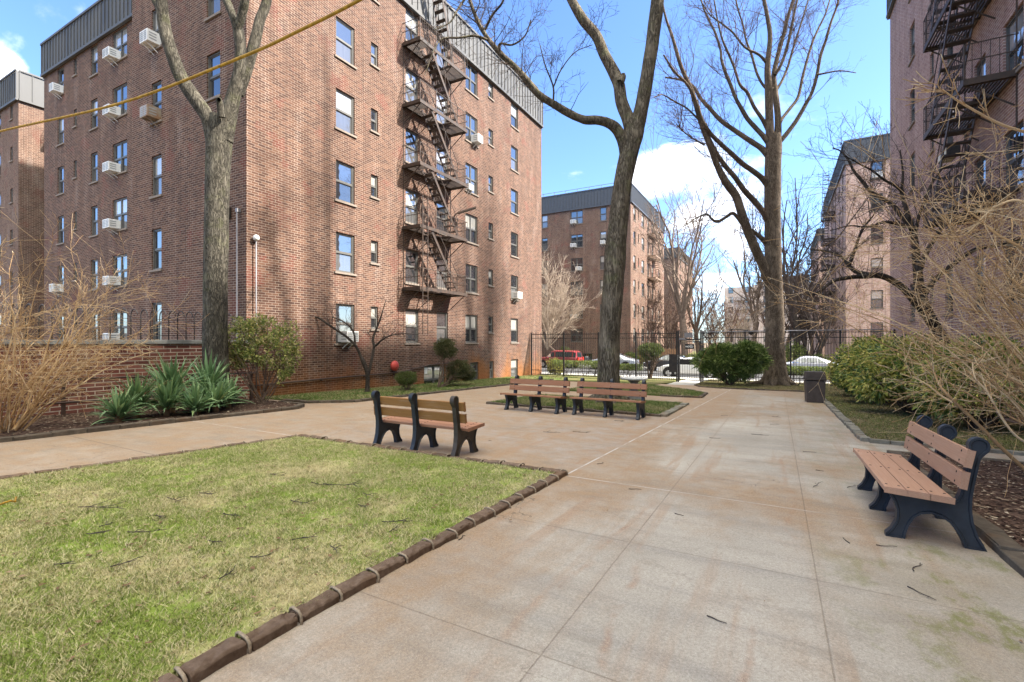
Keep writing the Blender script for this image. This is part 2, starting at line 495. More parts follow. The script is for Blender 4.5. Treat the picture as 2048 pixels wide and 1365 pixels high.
    c = g.mix(g.mapr(gt, 0.3, 0.42, 0.35, 0), c, (0.66, 0.62, 0.56))
    spk = g.vor(p, 21)
    c = g.mix(g.mapr(spk, 0.02, 0.06, 0.5, 0), c, (0.09, 0.075, 0.06))
    c = g.mix(g.mapr(g.noise(p, 8, 5, 0.7), 0.58, 0.75, 0, 0.3), c, (0.2, 0.17, 0.14))
    g.base(c)
    hh = g.math('SUBTRACT', g.math('ADD', g.math('MULTIPLY', n3, 0.3), g.math('MULTIPLY', n2, 0.3)), jm)
    g.bump(hh, 0.5, 0.008)
    return g.m


M['concrete'] = concrete()
M['sidewalk'] = plain('street_sidewalk', (0.36, 0.35, 0.33), 0.9, 0.1, var=0.15, scale=1.5)
M['asphalt'] = plain('asphalt', (0.075, 0.075, 0.078), 0.9, 0.2, var=0.3, scale=2)
M['earth'] = plain('bare_earth', (0.14, 0.105, 0.07), 0.95, 0.1, var=0.4, scale=2, bump=0.4)


def turf(name, greens, straw, sstraw, soil):
    g = G(name, 0.95, 0.1)
    p = g.pos()
    a = g.noise(p, 0.8, 5, 0.62); b = g.noise(p, 7, 5, 0.7)
    c = g.mix(b, greens[0], greens[1])
    c = g.mix(g.mapr(g.math('ADD', g.math('MULTIPLY', a, 0.7), g.math('MULTIPLY', b, 0.3)), 0.5 - sstraw, 0.68 - sstraw, 0, 0.85, True), c, straw)
    c = g.mix(g.mapr(g.noise(p, 9, 4, 0.65), 0.5, 0.68, 0, 0.75), c, soil)
    g.base(c); g.bump(b, 0.5, 0.02)
    return g.m


def blades(name, greens, straw, sstraw):
    g = G(name, 0.75, 0.15)
    p = g.pos(); i = g.island()
    a = g.noise(p, 0.8, 5, 0.62); b = g.noise(p, 7, 5, 0.7)
    c = g.ramp(i, [(0, greens[0]), (0.5, greens[1]), (1, greens[2])])
    t = g.math('ADD', g.math('ADD', g.math('MULTIPLY', a, 0.7), g.math('MULTIPLY', b, 0.3)), g.math('MULTIPLY', g.math('SUBTRACT', i, 0.5), 0.35))
    c = g.mix(g.mapr(t, 0.5 - sstraw, 0.62 - sstraw, 0, 1, True), c, g.mix(g.noise(p, 200, 1), straw, tuple(x * 0.62 for x in straw)))
    g.base(c)
    return g.m


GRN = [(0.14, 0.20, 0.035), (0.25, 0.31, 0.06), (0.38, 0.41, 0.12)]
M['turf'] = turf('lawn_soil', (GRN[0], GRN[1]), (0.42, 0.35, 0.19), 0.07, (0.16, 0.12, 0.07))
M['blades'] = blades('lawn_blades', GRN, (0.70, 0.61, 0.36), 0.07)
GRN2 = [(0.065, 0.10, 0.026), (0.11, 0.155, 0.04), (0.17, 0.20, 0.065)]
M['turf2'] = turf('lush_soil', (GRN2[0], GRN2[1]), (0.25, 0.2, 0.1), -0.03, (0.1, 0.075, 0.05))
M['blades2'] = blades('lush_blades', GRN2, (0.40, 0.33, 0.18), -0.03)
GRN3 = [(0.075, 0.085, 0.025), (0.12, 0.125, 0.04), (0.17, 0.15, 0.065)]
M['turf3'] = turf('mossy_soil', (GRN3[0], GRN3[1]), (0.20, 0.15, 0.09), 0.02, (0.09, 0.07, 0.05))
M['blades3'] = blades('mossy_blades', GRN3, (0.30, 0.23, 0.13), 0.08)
M['mulch'] = plain('bark_mulch', (0.085, 0.055, 0.042), 0.95, 0.1, var=0.6, scale=14, bump=0.8)


def chips():
    g = G('mulch_chips', 0.9, 0.1)
    g.base(g.ramp(g.island(), [(0, (0.035, 0.02, 0.016)), (0.5, (0.10, 0.06, 0.045)), (0.82, (0.17, 0.11, 0.08)), (0.93, (0.33, 0.26, 0.18)), (1, (0.52, 0.44, 0.33))]))
    return g.m


M['chips'] = chips()


def bark(name, lo, hi, sc=1.0, moss=0.0):
    g = G(name, 0.92, 0.15)
    p = g.pos()
    q = g.map(p, (16 * sc, 16 * sc, 3.2 * sc))
    n = g.noise(q, 1.0, 7, 0.66, dist=0.7)
    rg = g.math('ABSOLUTE', g.math('SUBTRACT', g.noise(g.map(p, (15 * sc, 15 * sc, 2.6 * sc)), 1.0, 3, 0.6, dist=1.2), 0.5))
    crack = g.mapr(rg, 0.0, 0.085, 0, 1)
    c = g.ramp(n, [(0.3, lo), (0.68, hi)])
    c = g.mix(g.math('MULTIPLY', g.math('SUBTRACT', 1.0, crack), 0.85), c, tuple(x * 0.28 for x in lo))
    big = g.noise(p, 1.4, 4, 0.6)
    c = g.mix(g.mapr(big, 0.5, 0.7, 0, 0.45, True), c, tuple(min(1, x * 1.5) for x in hi))
    if moss: c = g.mix(g.mapr(g.noise(p, 2.5, 5, 0.65), 0.5, 0.68, 0, moss, True), c, (0.15, 0.16, 0.07))
    g.base(c)
    g.bump(g.math('ADD', g.math('MULTIPLY', crack, 0.6), g.math('MULTIPLY', n, 0.6)), 0.95, 0.035)
    return g.m


M['bark_left'] = bark('bark_grey', (0.06, 0.054, 0.043), (0.135, 0.122, 0.098), 1.3, 0.25)
M['bark_centre'] = bark('bark_furrowed', (0.085, 0.07, 0.052), (0.20, 0.172, 0.132), 0.85, 0.35)
M['bark_right'] = bark('bark_brown', (0.125, 0.095, 0.07), (0.22, 0.175, 0.132), 1.3)
M['bark_dark'] = bark('bark_dark', (0.05, 0.042, 0.036), (0.11, 0.09, 0.075), 2.5)
M['bark_far'] = plain('bark_far', (0.17, 0.13, 0.105), 0.9, 0.1, var=0.35)
M['twig_dark'] = plain('twig_dark', (0.075, 0.058, 0.05), 0.9, 0.1)
M['twig_red'] = plain('twig_reddish', (0.115, 0.075, 0.06), 0.9, 0.1)
M['twig_pale'] = plain('twig_pale', (0.42, 0.34, 0.27), 0.9, 0.1)


def twigmat(name, a, b, c_):
    g = G(name, 0.8, 0.2)
    n = g.noise(g.pos(), 3.0, 4, 0.7)
    g.base(g.ramp(g.math('ADD', g.math('MULTIPLY', g.island(), 0.6), g.math('MULTIPLY', n, 0.4)), [(0.15, a), (0.45, b), (0.85, c_)]))
    return g.m


M['twig_tan'] = twigmat('twig_tan', (0.24, 0.145, 0.07), (0.52, 0.33, 0.155), (0.70, 0.54, 0.34))


def leafmat(name, stops, rough=0.45, spec=0.4):
    g = G(name, rough, spec)
    n = g.noise(g.pos(), 2.2, 4, 0.65)
    g.base(g.ramp(g.math('ADD', g.math('MULTIPLY', g.island(), 0.65), g.math('MULTIPLY', n, 0.35)), stops))
    out = g.nt.nodes['Material Output']
    tr = g.node('ShaderNodeBsdfTranslucent')
    g.nt.links.new(g.b.inputs['Base Color'].links[0].from_socket, tr.inputs['Color'])
    mx = g.node('ShaderNodeMixShader'); mx.inputs[0].default_value = 0.22
    g.nt.links.new(g.b.outputs[0], mx.inputs[1]); g.nt.links.new(tr.outputs[0], mx.inputs[2])
    g.nt.links.new(mx.outputs[0], out.inputs['Surface'])
    return g.m


M['leaf_pieris'] = leafmat('leaf_andromeda', [(0.15, (0.075, 0.12, 0.025)), (0.4, (0.18, 0.22, 0.05)), (0.6, (0.32, 0.34, 0.09)), (0.76, (0.44, 0.37, 0.14)), (0.88, (0.68, 0.60, 0.44))])
M['leaf_rhodo'] = leafmat('leaf_laurel', [(0.15, (0.05, 0.10, 0.03)), (0.4, (0.17, 0.23, 0.05)), (0.6, (0.42, 0.41, 0.09)), (0.85, (0.62, 0.52, 0.16))], 0.35)
M['leaf_yew'] = leafmat('needle_yew', [(0.15, (0.04, 0.075, 0.018)), (0.45, (0.11, 0.17, 0.04)), (0.8, (0.28, 0.34, 0.10))])
M['leaf_box'] = leafmat('leaf_box', [(0.1, (0.035, 0.06, 0.012)), (0.5, (0.085, 0.12, 0.025)), (0.9, (0.16, 0.18, 0.05))])
M['leaf_juniper'] = leafmat('needle_juniper', [(0.1, (0.035, 0.045, 0.014)), (0.5, (0.075, 0.085, 0.028)), (0.9, (0.13, 0.13, 0.05))])
M['leaf_yucca'] = leafmat('leaf_yucca', [(0.1, (0.095, 0.18, 0.075)), (0.5, (0.17, 0.28, 0.13)), (0.8, (0.26, 0.37, 0.16)), (0.93, (0.46, 0.46, 0.14))], 0.4)
M['leaf_hedge'] = leafmat('leaf_hedge', [(0.1, (0.04, 0.07, 0.013)), (0.5, (0.12, 0.17, 0.03)), (0.9, (0.27, 0.3, 0.07))])
M['leaf_yellow'] = leafmat('leaf_gold', [(0.1, (0.09, 0.12, 0.02)), (0.5, (0.23, 0.23, 0.04)), (0.9, (0.4, 0.34, 0.07))])
M['leaf_dead'] = leafmat('leaf_dead', [(0.1, (0.12, 0.07, 0.04)), (0.6, (0.25, 0.16, 0.09)), (0.9, (0.42, 0.32, 0.2))], 0.8, 0.1)
M['stem'] = plain('shrub_stem', (0.12, 0.085, 0.065), 0.9, 0.1, var=0.3, scale=15)


def plank(name, lo, hi):
    g = G(name, 0.5, 0.35)
    p = g.coord()
    n = g.noise(g.map(p, (3, 90, 90)), 1.0, 4, 0.6)
    b = g.noise(p, 3, 4, 0.6)
    c = g.ramp(n, [(0.3, lo), (0.7, hi)])
    c = g.mix(g.mapr(b, 0.5, 0.75, 0, 0.35), c, tuple(x * 0.6 for x in lo))
    c = g.mix(g.math('MULTIPLY', g.objrand(), 0.4), c, tuple(x * 0.72 for x in lo))
    c = g.mix(g.mapr(g.noise(g.map(p, (1, 14, 14)), 2.0, 5, 0.7), 0.55, 0.75, 0, 0.35), c, (0.45, 0.36, 0.29))
    g.base(c)
    g.bump(n, 0.25, 0.004)
    return g.m


M['plank_tan'] = plank('plank_tan', (0.37, 0.205, 0.13), (0.46, 0.275, 0.18))
M['plank_red'] = plank('plank_red', (0.25, 0.112, 0.052), (0.33, 0.155, 0.078))
M['plank_amber'] = plank('plank_amber', (0.25, 0.115, 0.035), (0.33, 0.17, 0.06))
M['plank_seat'] = plank('plank_seat', (0.32, 0.155, 0.09), (0.41, 0.21, 0.13))
M['bench_black'] = plain('bench_black', (0.021, 0.026, 0.034), 0.5, 0.4, var=0.3, scale=8, bump=0.05)
M['bench_brown'] = plain('bench_weathered', (0.05, 0.04, 0.032), 0.55, 0.35, var=0.4, scale=6, bump=0.05)
M['bin'] = plain('brown_plastic', (0.068, 0.052, 0.044), 0.55, 0.35, var=0.3, scale=5, bump=0.05)


def edgemat(name, lo, hi, sc=6):
    g = G(name, 0.92, 0.12)
    p = g.pos(); n = g.noise(p, sc, 6, 0.68)
    c = g.ramp(n, [(0.3, lo), (0.7, hi)])
    c = g.mix(g.math('MULTIPLY', g.objrand(), 0.35), c, tuple(x * 0.55 for x in lo))
    c = g.mix(g.mapr(g.noise(p, 2.0, 4), 0.55, 0.7, 0, 0.4), c, (0.21, 0.11, 0.05))
    g.base(c); g.bump(n, 0.7, 0.012)
    return g.m


M['edging'] = edgemat('edging_concrete', (0.095, 0.06, 0.04), (0.215, 0.155, 0.115), 14)
M['rope'] = plain('edging_rope', (0.27, 0.215, 0.155), 0.9, 0.1, var=0.3, scale=60, bump=0.4)
M['sett'] = edgemat('granite_sett', (0.15, 0.14, 0.11), (0.30, 0.28, 0.23), 9)
M['sett_dark'] = edgemat('dark_sett', (0.08, 0.065, 0.05), (0.16, 0.13, 0.1), 9)
M['stick'] = plain('fallen_twig', (0.085, 0.07, 0.06), 0.9, 0.1)
M['tyre'] = plain('tyre_rubber', (0.015, 0.015, 0.015), 0.8, 0.2)
M['rim'] = plain('wheel_rim', (0.45, 0.45, 0.46), 0.3, 0.5, 0.7)
M['lamp_red'] = plain('tail_lamp', (0.45, 0.03, 0.02), 0.25, 0.5)
M['lamp_clear'] = plain('head_lamp', (0.6, 0.6, 0.6), 0.15, 0.6)
M['timber'] = plain('timber_boards', (0.26, 0.15, 0.085), 0.8, 0.2, var=0.3, scale=5)


def paint(name, c):
    g = G(name, 0.28, 0.5, c)
    g.b.inputs['Coat Weight'].default_value = 0.6; g.b.inputs['Coat Roughness'].default_value = 0.06
    n = g.noise(g.coord(), 12, 4)
    g.base(g.mix(g.mapr(n, 0.4, 0.8, 0, 0.2), c, (0.25, 0.23, 0.2)))
    return g.m
# ================================================================== SETTING
def slope_rot(rz=0.0):
    return (Matrix.Rotation(-math.atan(SLOPE), 3, 'X') @ Matrix.Rotation(rz, 3, 'Z')).to_euler()


def sheet(name, xs, ys, dz, mat, kind='structure', fn=None):
    mb = MB()
    for i in range(len(xs) - 1):
        for j in range(len(ys) - 1):
            mb.face([(xs[i], ys[j], gz(ys[j]) + dz), (xs[i + 1], ys[j], gz(ys[j]) + dz), (xs[i + 1], ys[j + 1], gz(ys[j + 1]) + dz), (xs[i], ys[j + 1], gz(ys[j + 1]) + dz)])
    return tag(mb.obj(name, mat), kind=kind)


def slab(name, poly, h, mat, kind='structure'):
    mb = MB()
    mb.face([(x, y, gz(y) + h) for x, y in poly])
    n = len(poly)
    for i in range(n):
        a, b = poly[i], poly[(i + 1) % n]
        mb.face([(a[0], a[1], gz(a[1]) - 0.1), (b[0], b[1], gz(b[1]) - 0.1), (b[0], b[1], gz(b[1]) + h), (a[0], a[1], gz(a[1]) + h)])
    return tag(mb.obj(name, mat), kind=kind)


sheet('ground', [-500, -60, 60, 500], [-80, 36, 700], -0.06, M['earth'])
sheet('paved_walk', [-14.3, 4.95], [-9, 26.2], 0.0, M['concrete'])
sheet('gate_walk', [-5.15, -3.8], [26.2, 32.4], 0.0, M['sidewalk'])
sheet('sidewalk', [-120, 120], [32.4, 34.6], 0.0, M['sidewalk'])
sheet('road', [-120, 120], [34.75, 36, 44.5], -0.05, M['asphalt'])
sheet('far_sidewalk', [-120, 120], [44.7, 47.2], 0.09, M['sidewalk'])
mb = MB()
for y0, y1 in ((34.6, 34.75), (44.5, 44.7)):
    mb.box(-120, y0, gz(y0) - 0.2, 120, y1, gz(y0) + (0.0 if y0 < 40 else 0.09) + 0.004)
tag(mb.obj('kerb', plain('kerb_stone', (0.45, 0.44, 0.42), 0.9)), kind='structure')
sheet('far_path', [-5, -2.5], [47.2, 130], -0.02, M['sidewalk'])

LAWN = [(-7.98, -3.0), (-2.57, -3.0), (-2.56, 5.74), (-7.55, 5.7), (-7.75, 3.9), (-7.98, 2.0)]
slab('lawn', LAWN, 0.035, M['turf'])
BEDL = [(-14.4, -6), (-11.4, -6), (-11.4, 8.55), (-11.75, 8.95), (-13.1, 9.15), (-14.4, 9.2)]
slab('mulch_bed', BEDL, 0.05, M['mulch'])
STRIP = [(-14.67, 9.65), (-12.3, 9.65), (-11.45, 10.6), (-11.45, 26.0), (-11.2, 29), (-14.67, 29)]
slab('grass_strip', STRIP, 0.04, M['turf2'])
MIDL = [(-7.8, 12.65), (-2.65, 12.65), (-2.65, 16.1), (-7.8, 16.1)]
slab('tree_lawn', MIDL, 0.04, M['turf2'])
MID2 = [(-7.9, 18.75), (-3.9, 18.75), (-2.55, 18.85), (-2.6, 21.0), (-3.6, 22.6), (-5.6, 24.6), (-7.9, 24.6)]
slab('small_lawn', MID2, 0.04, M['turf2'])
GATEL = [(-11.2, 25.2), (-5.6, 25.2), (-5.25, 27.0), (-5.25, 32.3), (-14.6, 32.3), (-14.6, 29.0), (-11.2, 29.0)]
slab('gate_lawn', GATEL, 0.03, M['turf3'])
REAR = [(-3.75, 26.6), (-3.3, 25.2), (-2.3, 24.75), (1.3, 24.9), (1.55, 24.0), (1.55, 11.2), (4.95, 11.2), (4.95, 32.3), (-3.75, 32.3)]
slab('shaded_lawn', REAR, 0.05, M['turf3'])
BEDR = [(1.72, -6), (4.95, -6), (4.95, 9.85), (1.72, 9.85)]
slab('shrub_bed', BEDR, 0.05, M['mulch'])
slab('verge', [(5, 30.5), (40, 30.5), (40, 32.3), (5, 32.3)], 0.03, M['turf3'])
slab('far_lawn', [(-60, 47.3), (-5.1, 47.3), (-5.1, 120), (-60, 120)], 0.08, M['turf3'])
slab('far_garden', [(-2.4, 47.3), (60, 47.3), (60, 120), (-2.4, 120)], 0.08, M['turf3'])


def inside(poly, x, y):
    r = np.zeros(len(x), bool); n = len(poly); j = n - 1
    for i in range(n):
        xi, yi = poly[i]; xj, yj = poly[j]
        c = ((yi > y) != (yj > y)) & (x < (xj - xi) * (y - yi) / (yj - yi + 1e-12) + xi)
        r ^= c; j = i
    return r


def grass(name, poly, n, h0, mat, hm=(0.025, 0.06), box=None, w=0.0045, patchy=False):
    xs = [p[0] for p in poly]; ys = [p[1] for p in poly]
    bx = box or (min(xs), max(xs), min(ys), max(ys))
    # density follows distance to the viewer's end of the lawn so the near turf reads as blades
    x = rng.uniform(bx[0], bx[1], n * 2); y = bx[2] + (bx[3] - bx[2]) * rng.random(n * 2) ** 1.25
    k = inside(poly, x, y); x = x[k]; y = y[k]
    if patchy:
        gx = np.round(x * 8).astype(int); gy = np.round(y * 8).astype(int)
        cell = {}
        for i_, j_ in set(zip(gx.tolist(), gy.tolist())):
            cell[(i_, j_)] = mnoise.fractal(Vector((i_ * 0.41, j_ * 0.41, 0.3)), 1.0, 2.0, 4)
        q = np.array([cell[c_] for c_ in zip(gx.tolist(), gy.tolist())])
        k = rng.random(len(x)) < np.clip(0.72 + 0.9 * q, 0.22, 1.0); x = x[k]; y = y[k]
    x = x[:n]; y = y[:n]; m = len(x)
    a = rng.uniform(0, 2 * math.pi, m); h = rng.uniform(hm[0], hm[1], m); ww = w * rng.uniform(0.7, 1.4, m)
    b = rng.uniform(0, 2 * math.pi, m); lean = h * rng.uniform(0.3, 1.6, m)
    z = -SLOPE * y + h0
    v = np.empty((m, 3, 3))
    v[:, 0] = np.stack([x - np.cos(a) * ww, y - np.sin(a) * ww, z], 1)
    v[:, 1] = np.stack([x + np.cos(a) * ww, y + np.sin(a) * ww, z], 1)
    v[:, 2] = np.stack([x + np.cos(b) * lean, y + np.sin(b) * lean, z + h], 1)
    f = np.arange(m * 3).reshape(m, 3)
    return tag(np_obj(name, v.reshape(-1, 3), f, mat, smooth=False), kind='stuff')


LAWN2 = [(-8.03, -3.0), (-2.52, -3.0), (-2.51, 5.79), (-7.6, 5.75), (-7.8, 3.9), (-8.03, 2.0)]
grass('grass', LAWN2, 400000, 0.03, M['blades'], (0.010, 0.032), box=(-8.05, -2.44, 0.7, 5.82), w=0.003, patchy=True)
grass('grass', LAWN, 9000, 0.03, M['blades'], (0.03, 0.058), box=(-8.0, -2.5, 0.7, 5.76), w=0.0035, patchy=True)
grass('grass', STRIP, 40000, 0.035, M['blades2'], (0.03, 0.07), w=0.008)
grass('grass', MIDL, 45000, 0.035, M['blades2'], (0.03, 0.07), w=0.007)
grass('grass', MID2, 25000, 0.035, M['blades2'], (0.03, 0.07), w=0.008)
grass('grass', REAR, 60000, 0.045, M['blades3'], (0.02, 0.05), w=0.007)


def litter(name, polybox, n, h0, mat, size, poly=None, tilt=0.5):
    x = rng.uniform(polybox[0], polybox[1], n); y = rng.uniform(polybox[2], polybox[3], n)
    if poly is not None:
        k = inside(poly, x, y); x = x[k]; y = y[k]
    m = len(x); a = rng.uniform(0, 2 * math.pi, m); L = rng.uniform(size[0], size[1], m); W = L * rng.uniform(0.25, 0.6, m)
    z = -SLOPE * y + h0 + rng.uniform(0, 0.015, m)
    ca, sa = np.cos(a), np.sin(a); t1 = rng.normal(0, tilt * 0.4, m) * L; t2 = rng.normal(0, tilt * 0.4, m) * W
    v = np.empty((m, 4, 3))
    for i, (p, q) in enumerate(((-1, -1), (1, -1), (1, 1), (-1, 1))):
        v[:, i] = np.stack([x + p * L / 2 * ca - q * W / 2 * sa, y + p * L / 2 * sa + q * W / 2 * ca, z + np.abs(p * t1 + q * t2) * 0.5], 1)
    return tag(np_obj(name, v.reshape(-1, 3), np.arange(m * 4).reshape(m, 4), mat, smooth=False), kind='stuff')


litter('mulch_chips', (-14.3, -11.4, 0, 9.2), 14000, 0.052, M['chips'], (0.02, 0.07), BEDL)
litter('mulch_chips', (1.72, 4.9, 1, 9.85), 22000, 0.052, M['chips'], (0.015, 0.06), BEDR)
litter('fallen_leaves', (-7.9, -2.5, 0.6, 5.7), 700, 0.045, M['leaf_dead'], (0.012, 0.05), LAWN)
litter('fallen_leaves', (-3.7, 4.9, 11.3, 29), 1500, 0.06, M['leaf_dead'], (0.03, 0.07), REAR)
litter('fallen_leaves', (-10.8, 1.5, 3.2, 24), 110, 0.006, M['leaf_dead'], (0.012, 0.035))
litter('fallen_leaves', (-14.5, -11.5, 9.7, 28), 500, 0.06, M['leaf_dead'], (0.03, 0.07), STRIP)


# ------------------------------------------------------------------ buildings
def wall_face(mb, ax, pos, sg, a0, a1, z0, z1, holes=(), depth=0.15):
    def pt(a, z, d=0.0):
        return (pos - sg * d, a, z) if ax == 'x' else (a, pos - sg * d, z)
    A = sorted({a0, a1} | {v for h in holes for v in h[:2]}); Z = sorted({z0, z1} | {v for h in holes for v in h[2:]})
    for i in range(len(A) - 1):
        ac = (A[i] + A[i + 1]) / 2
        run = None
        for j in range(len(Z) - 1):
            zc = (Z[j] + Z[j + 1]) / 2
            if any(h[0] < ac < h[1] and h[2] < zc < h[3] for h in holes): continue
            mb.face([pt(A[i], Z[j]), pt(A[i + 1], Z[j]), pt(A[i + 1], Z[j + 1]), pt(A[i], Z[j + 1])])
    for h in holes:
        q = [(h[0], h[2]), (h[1], h[2]), (h[1], h[3]), (h[0], h[3])]
        for k in range(4):
            a, b = q[k], q[(k + 1) % 4]
            mb.face([pt(*a), pt(*b), pt(*b, depth), pt(*a, depth)])


WIN = {}


def win_meshes(w, h, style):
    k = (round(w, 2), round(h, 2), style)
    if k in WIN: return WIN[k]
    fr = MB(); up = MB(); lo = MB(); si = MB()
    f = 0.055
    fr.box(-w / 2, 0.055, 0, -w / 2 + f, 0.15, h); fr.box(w / 2 - f, 0.055, 0, w / 2, 0.15, h)
    fr.box(-w / 2 + f, 0.057, h - f, w / 2 - f, 0.148, h); fr.box(-w / 2 + f, 0.057, 0, w / 2 - f, 0.148, f)
    bays = [(-w / 2 + f, w / 2 - f)] if style != 'double' else [(-w / 2 + f, -0.035), (0.035, w / 2 - f)]
    if style == 'double': fr.box(-0.035, 0.06, f, 0.035, 0.146, h - f)
    mid = h * 0.5
    for a, b in bays:
        if style == 'fixed':
            up.face([(a, 0.12, f), (b, 0.12, f), (b, 0.12, h - f), (a, 0.12, h - f)])
            continue
        fr.box(a, 0.072, mid - 0.03, b, 0.143, mid + 0.03)
        for s0, s1, y in ((mid + 0.03, h - f, 0.085), (f, mid - 0.03, 0.105)):
            r = 0.03
            fr.box(a, y - 0.004, s0, a + r, y + 0.03, s1); fr.box(b - r, y - 0.004, s0, b, y + 0.03, s1)
            fr.box(a + r, y - 0.002, s1 - r, b - r, y + 0.028, s1); fr.box(a + r, y - 0.002, s0, b - r, y + 0.028, s0 + r)
        up.face([(a, 0.10, mid), (b, 0.10, mid), (b, 0.10, h - f), (a, 0.10, h - f)])
        lo.face([(a, 0.12, f), (b, 0.12, f), (b, 0.12, mid), (a, 0.12, mid)])
    si.box(-w / 2 - 0.08, -0.06, -0.075, w / 2 + 0.08, 0.054, 0.0)
    r = (fr.mesh('window', M['frame']), up.mesh('pane', M['pane'], fix=False), lo.mesh('pane', M['screen'], fix=False) if lo.f else None, si.mesh('sill', M['sill']))
    WIN[k] = r
    return r


FACE_RZ = {('y', -1): 0.0, ('x', 1): R(90), ('x', -1): R(-90), ('y', 1): R(180)}


def window(b, L, ax, pos, sg, a0, a1, z0, z1, style='single', sill=True):
    fr, up, lo, si = win_meshes(a1 - a0, z1 - z0, style)
    c = (a0 + a1) / 2
    loc = Vector((pos, c, z0) if ax == 'x' else (c, pos, z0)) - L
    o = link('window', fr, b, loc, FACE_RZ[(ax, sg)])
    link('pane', up, o)
    if lo: link('pane', lo, o)
    if sill: link('sill', si, o)
    return o


def mansard(mb, ax, pos, sg, a0, a1, z0, z1, step=0.38, out=0.10):
    def box(p0, p1, q0, q1, zz0, zz1):
        lo, hi = sorted((pos + sg * p0, pos + sg * p1))
        if ax == 'x': mb.box(lo, q0, zz0, hi, q1, zz1)
        else: mb.box(q0, lo, zz0, q1, hi, zz1)
    box(-0.25, out, a0, a1, z0, z1)
    n = int((a1 - a0) / step)
    for i in range(n + 1):
        a = a0 + 0.03 + (a1 - a0 - 0.06) * i / n
        box(out, out + 0.045, a - 0.022, a + 0.022, z0 + 0.06, z1 - 0.02)
    box(out, out + 0.075, a0 - 0.02, a1 + 0.02, z1 + 0.002, z1 + 0.11)
    box(out - 0.06, out + 0.065, a0 - 0.01, a1 + 0.01, z0 - 0.09, z0 + 0.04)


def building(name, loc, label, brickm, faces, mans, roof, man_mat='mansard', cat='building'):
    """faces: (axis, pos, sign, a0, a1, z0, z1, [(a0,a1,z0,z1,style)...])"""
    L = Vector(loc)
    b = thing(name, loc, label, cat)
    mb = MB()
    for ax, pos, sg, a0, a1, z0, z1, wins in faces:
        wall_face(mb, ax, pos, sg, a0, a1, z0, z1, [w[:4] for w in wins])
    mb.obj('wall', brickm, b, -L, uv=True, fix=False)
    for ax, pos, sg, a0, a1, z0, z1, wins in faces:
        for w in wins: window(b, L, ax, pos, sg, *w[:4], style=w[4] if len(w) > 4 else 'single')
    if mans:
        mb = MB()
        for a in mans: mansard(mb, *a)
        mb.obj('parapet', M[man_mat], b, -L)
    mb = MB()
    for r in roof: mb.box(*r)
    mb.obj('roof', M['roof'], b, -L)
    return b, L


